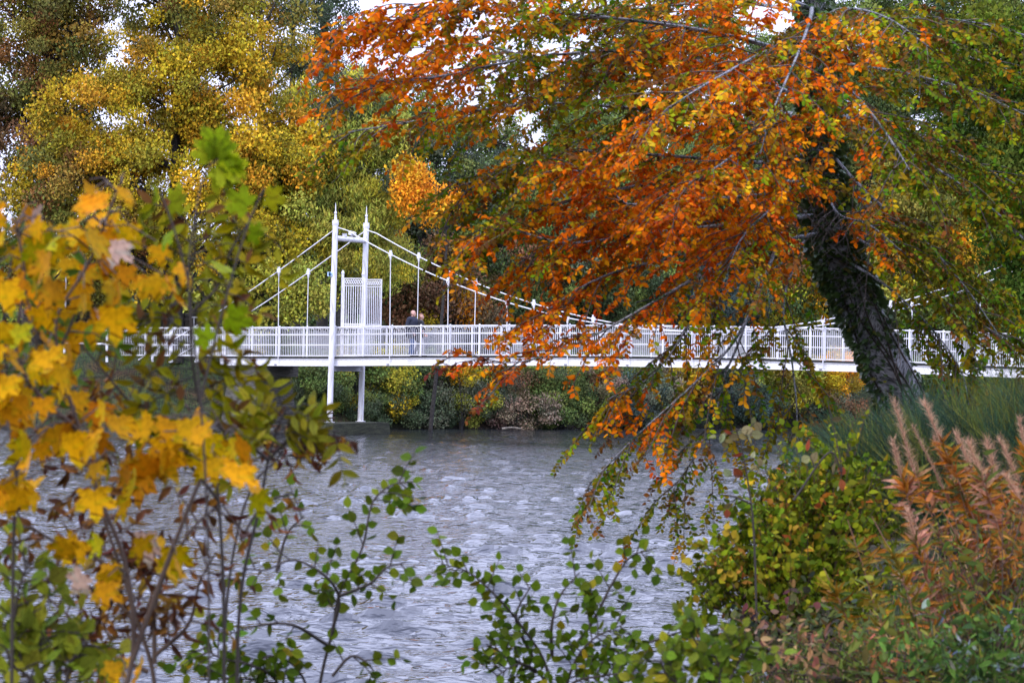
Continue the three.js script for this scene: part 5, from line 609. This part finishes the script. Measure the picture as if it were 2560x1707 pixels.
const hair = new THREE.BufferGeometry(); hair.setAttribute('position', new THREE.Float32BufferAttribute([-0.012, 0, 0, 0.012, 0, 0, 0.05, 0.55, 0.05, 0.03, 0.55, 0.06, 0.2, 1, 0.2], 3)); hair.setIndex([0, 1, 2, 0, 2, 3, 3, 2, 4]); hair.computeVertexNormals();
const stalkMat = std({ color: lin(0.2, 0.09, 0.05), roughness: 0.9 });
herbs.forEach(([px, py, hl, what], n) => {
  R = mulberry(400 + n); const d = n < 12 ? rr(12.6, 13.8) : rr(11.8, 12.8), tip = at(px, py, d), low = n < 12 ? 0.55 : 0.5, foot = at(px + rr(130, 300), 1700, d + 0.2); foot.y = Math.min(foot.y, nearHeight(foot.x, foot.z) + 0.02); const g = thing('willowherb', foot, what, 'wildflower', 'willowherb stalks gone to seed');
  const line = smooth([foot, foot.clone().lerp(tip, 0.4).add(V(0.03, 0, 0)), foot.clone().lerp(tip, 0.75).add(V(rr(-0.02, 0.05), 0.02, rr(-0.03, 0.03))), tip], 40); mesh('stalk', taper(line, [0.006, 0.0018], 5), stalkMat, g);
  const hs = hl / F * d * rr(0.8, 1.25), thick = rr(0.6, 1.25), l = []; let acc = 0, i = 40; const spots = []; while (i > 0 && acc < hs) { acc += line[i].distanceTo(line[i - 1]); spots.push(i); i--; }
  if (n < 12 || n === 14 || n === 17) { for (let k = 0; k < 420 + 300 * R(); k++) { const q = spots[(R() * spots.length) | 0], p = line[q].clone().lerp(line[Math.max(0, q - 1)], R()); l.push({ p, q: aim(V(rr(-0.8, 0.6), rr(0.1, 1.2), rr(-0.8, 0.8)), rr(0, 6.28)), s: rr(0.014, 0.055) * thick, c: jitter(R() < 0.25 ? [0.42, 0.22, 0.13] : [0.62, 0.38, 0.23], 0.2) }); } copies('seed_fluff', hair, leafTint, l, g).userData.kind = 'stuff'; }
  const HP = n === 12 || n === 13 || n === 16 ? [[0.36, 0.26, 0.03, 2], [0.16, 0.2, 0.05, 2], [0.42, 0.2, 0.02, 1]] : n % 3 === 1 ? [[0.5, 0.2, 0.02, 3], [0.42, 0.15, 0.03, 2], [0.2, 0.2, 0.03, 1.5]] : [[0.56, 0.3, 0.17, 3], [0.56, 0.23, 0.03, 2.5], [0.34, 0.15, 0.08, 1.5], [0.2, 0.21, 0.04, 1]];
  const lv = []; for (let k = 0; k < 150; k++) { const q = Math.max(1, Math.round(i * (1 - Math.pow(R(), 1.3) * 0.9))), p = line[q].clone().lerp(line[q - 1], R()); const a = rr(0, 6.28); lv.push({ p, q: aim(V(Math.cos(a) * 0.8, rr(-0.35, 0.75), Math.sin(a) * 0.8), rr(-0.8, 0.8)), s: rr(0.05, 0.105), c: jitter(pick(HP), 0.3) }); } single(lv, [narrowLeaf], g);
});
{ // rough grass at the lower right
  R = mulberry(45); const l = [], blade = new THREE.BufferGeometry(); blade.setAttribute('position', new THREE.Float32BufferAttribute([-0.011, 0, 0, 0.011, 0, 0, 0.012, 0.5, 0.05, -0.006, 0.5, 0.05, 0.01, 0.8, 0.16, 0.0, 0.8, 0.16, 0.004, 1, 0.32], 3)); blade.setIndex([0, 1, 2, 0, 2, 3, 3, 2, 4, 3, 4, 5, 5, 4, 6]); blade.computeVertexNormals();
  for (let i = 0; i < 7000; i++) { const x = rr(0.7, 3.2), z = -rr(8.6, 16); const t = z - nearEdge(x); if (t < 0.2) continue; const y = nearHeight(x, z); l.push({ p: V(x, y, z), q: quat(rr(-0.4, 0.4), rr(0, 6.28), rr(-0.35, 0.35)), s: rr(0.15, 0.5), c: jitter(R() < 0.3 ? [0.3, 0.22, 0.1] : R() < 0.4 ? [0.15, 0.2, 0.04] : [0.08, 0.15, 0.03], 0.4) }); }
  const w = copies('rough_grass', blade, leafTint, l); w.userData.kind = 'stuff'; tag(w, 'rough green and straw grass on the near bank at lower right', 'grass'); }
leafyPlant({ name: 'thin_sapling', label: 'thin bare sapling with few pale leaves before the water', category: 'sapling', seed: 95, base: [1900, 1800, 14], pal: [[0.34, 0.34, 0.16, 2], [0.2, 0.16, 0.06, 2], [0.3, 0.07, 0.03, 0.6]], geos: [leaflet, roundLeaf], size: 0.05, gap: 0.13, shoot: 0.1, droop: 0.4, from: 0.5, stemR: 0.006, stems: [[[1885, 1330, 14], [1870, 1200, 14], [1850, 1100, 14], [1840, 1070, 14]], [[1880, 1260, 14], [1830, 1240, 14], [1790, 1235, 14]], [[1985, 1250, 14], [2080, 1130, 14], [2105, 1180, 14], [2070, 1000, 14]]] });
// sycamore on the right bank: green leaves behind the beech
const nearGround = (x, z) => Math.max(nearHeight(x, z), 1.2);
farTree('green_sycamore_tree', 'leafy dark green tree at the right edge behind the beech', undefined, 2700, 40, 0.2, [[2520, 120, 170, 130, [[0.08, 0.11, 0.014, 3], [0.13, 0.16, 0.016, 2], [0.06, 0.085, 0.012, 2]]], [2500, 350, 150, 130, [[0.1, 0.15, 0.02, 3], [0.06, 0.1, 0.015, 3]]], [2540, 560, 110, 130, [[0.05, 0.1, 0.015, 3], [0.08, 0.14, 0.02, 2]]], [2380, 180, 120, 90, [[0.1, 0.13, 0.02, 3], [0.18, 0.21, 0.04, 1], [0.08, 0.1, 0.015, 2]]], [2560, 760, 70, 80, [[0.06, 0.11, 0.015, 3]]], [2700, 400, 200, 300, [[0.08, 0.13, 0.02, 3]]]], { near: true, ground: nearGround, lai: 3.2, clumpR: 0.42, limbs: 0.3, trunkTop: [2680, -100] });
farTree('ground_shrub', 'dark low shrub under the sycamore at the right edge', undefined, 2560, 30, 0, [[2540, 1090, 90, 60, [[0.04, 0.075, 0.02, 3], [0.07, 0.1, 0.02, 1]]]], { near: true, ground: nearGround, category: 'shrub', clumpR: 0.3, limbs: 0.4 });
console.log('copies', total);
renderer.render(scene, camera);
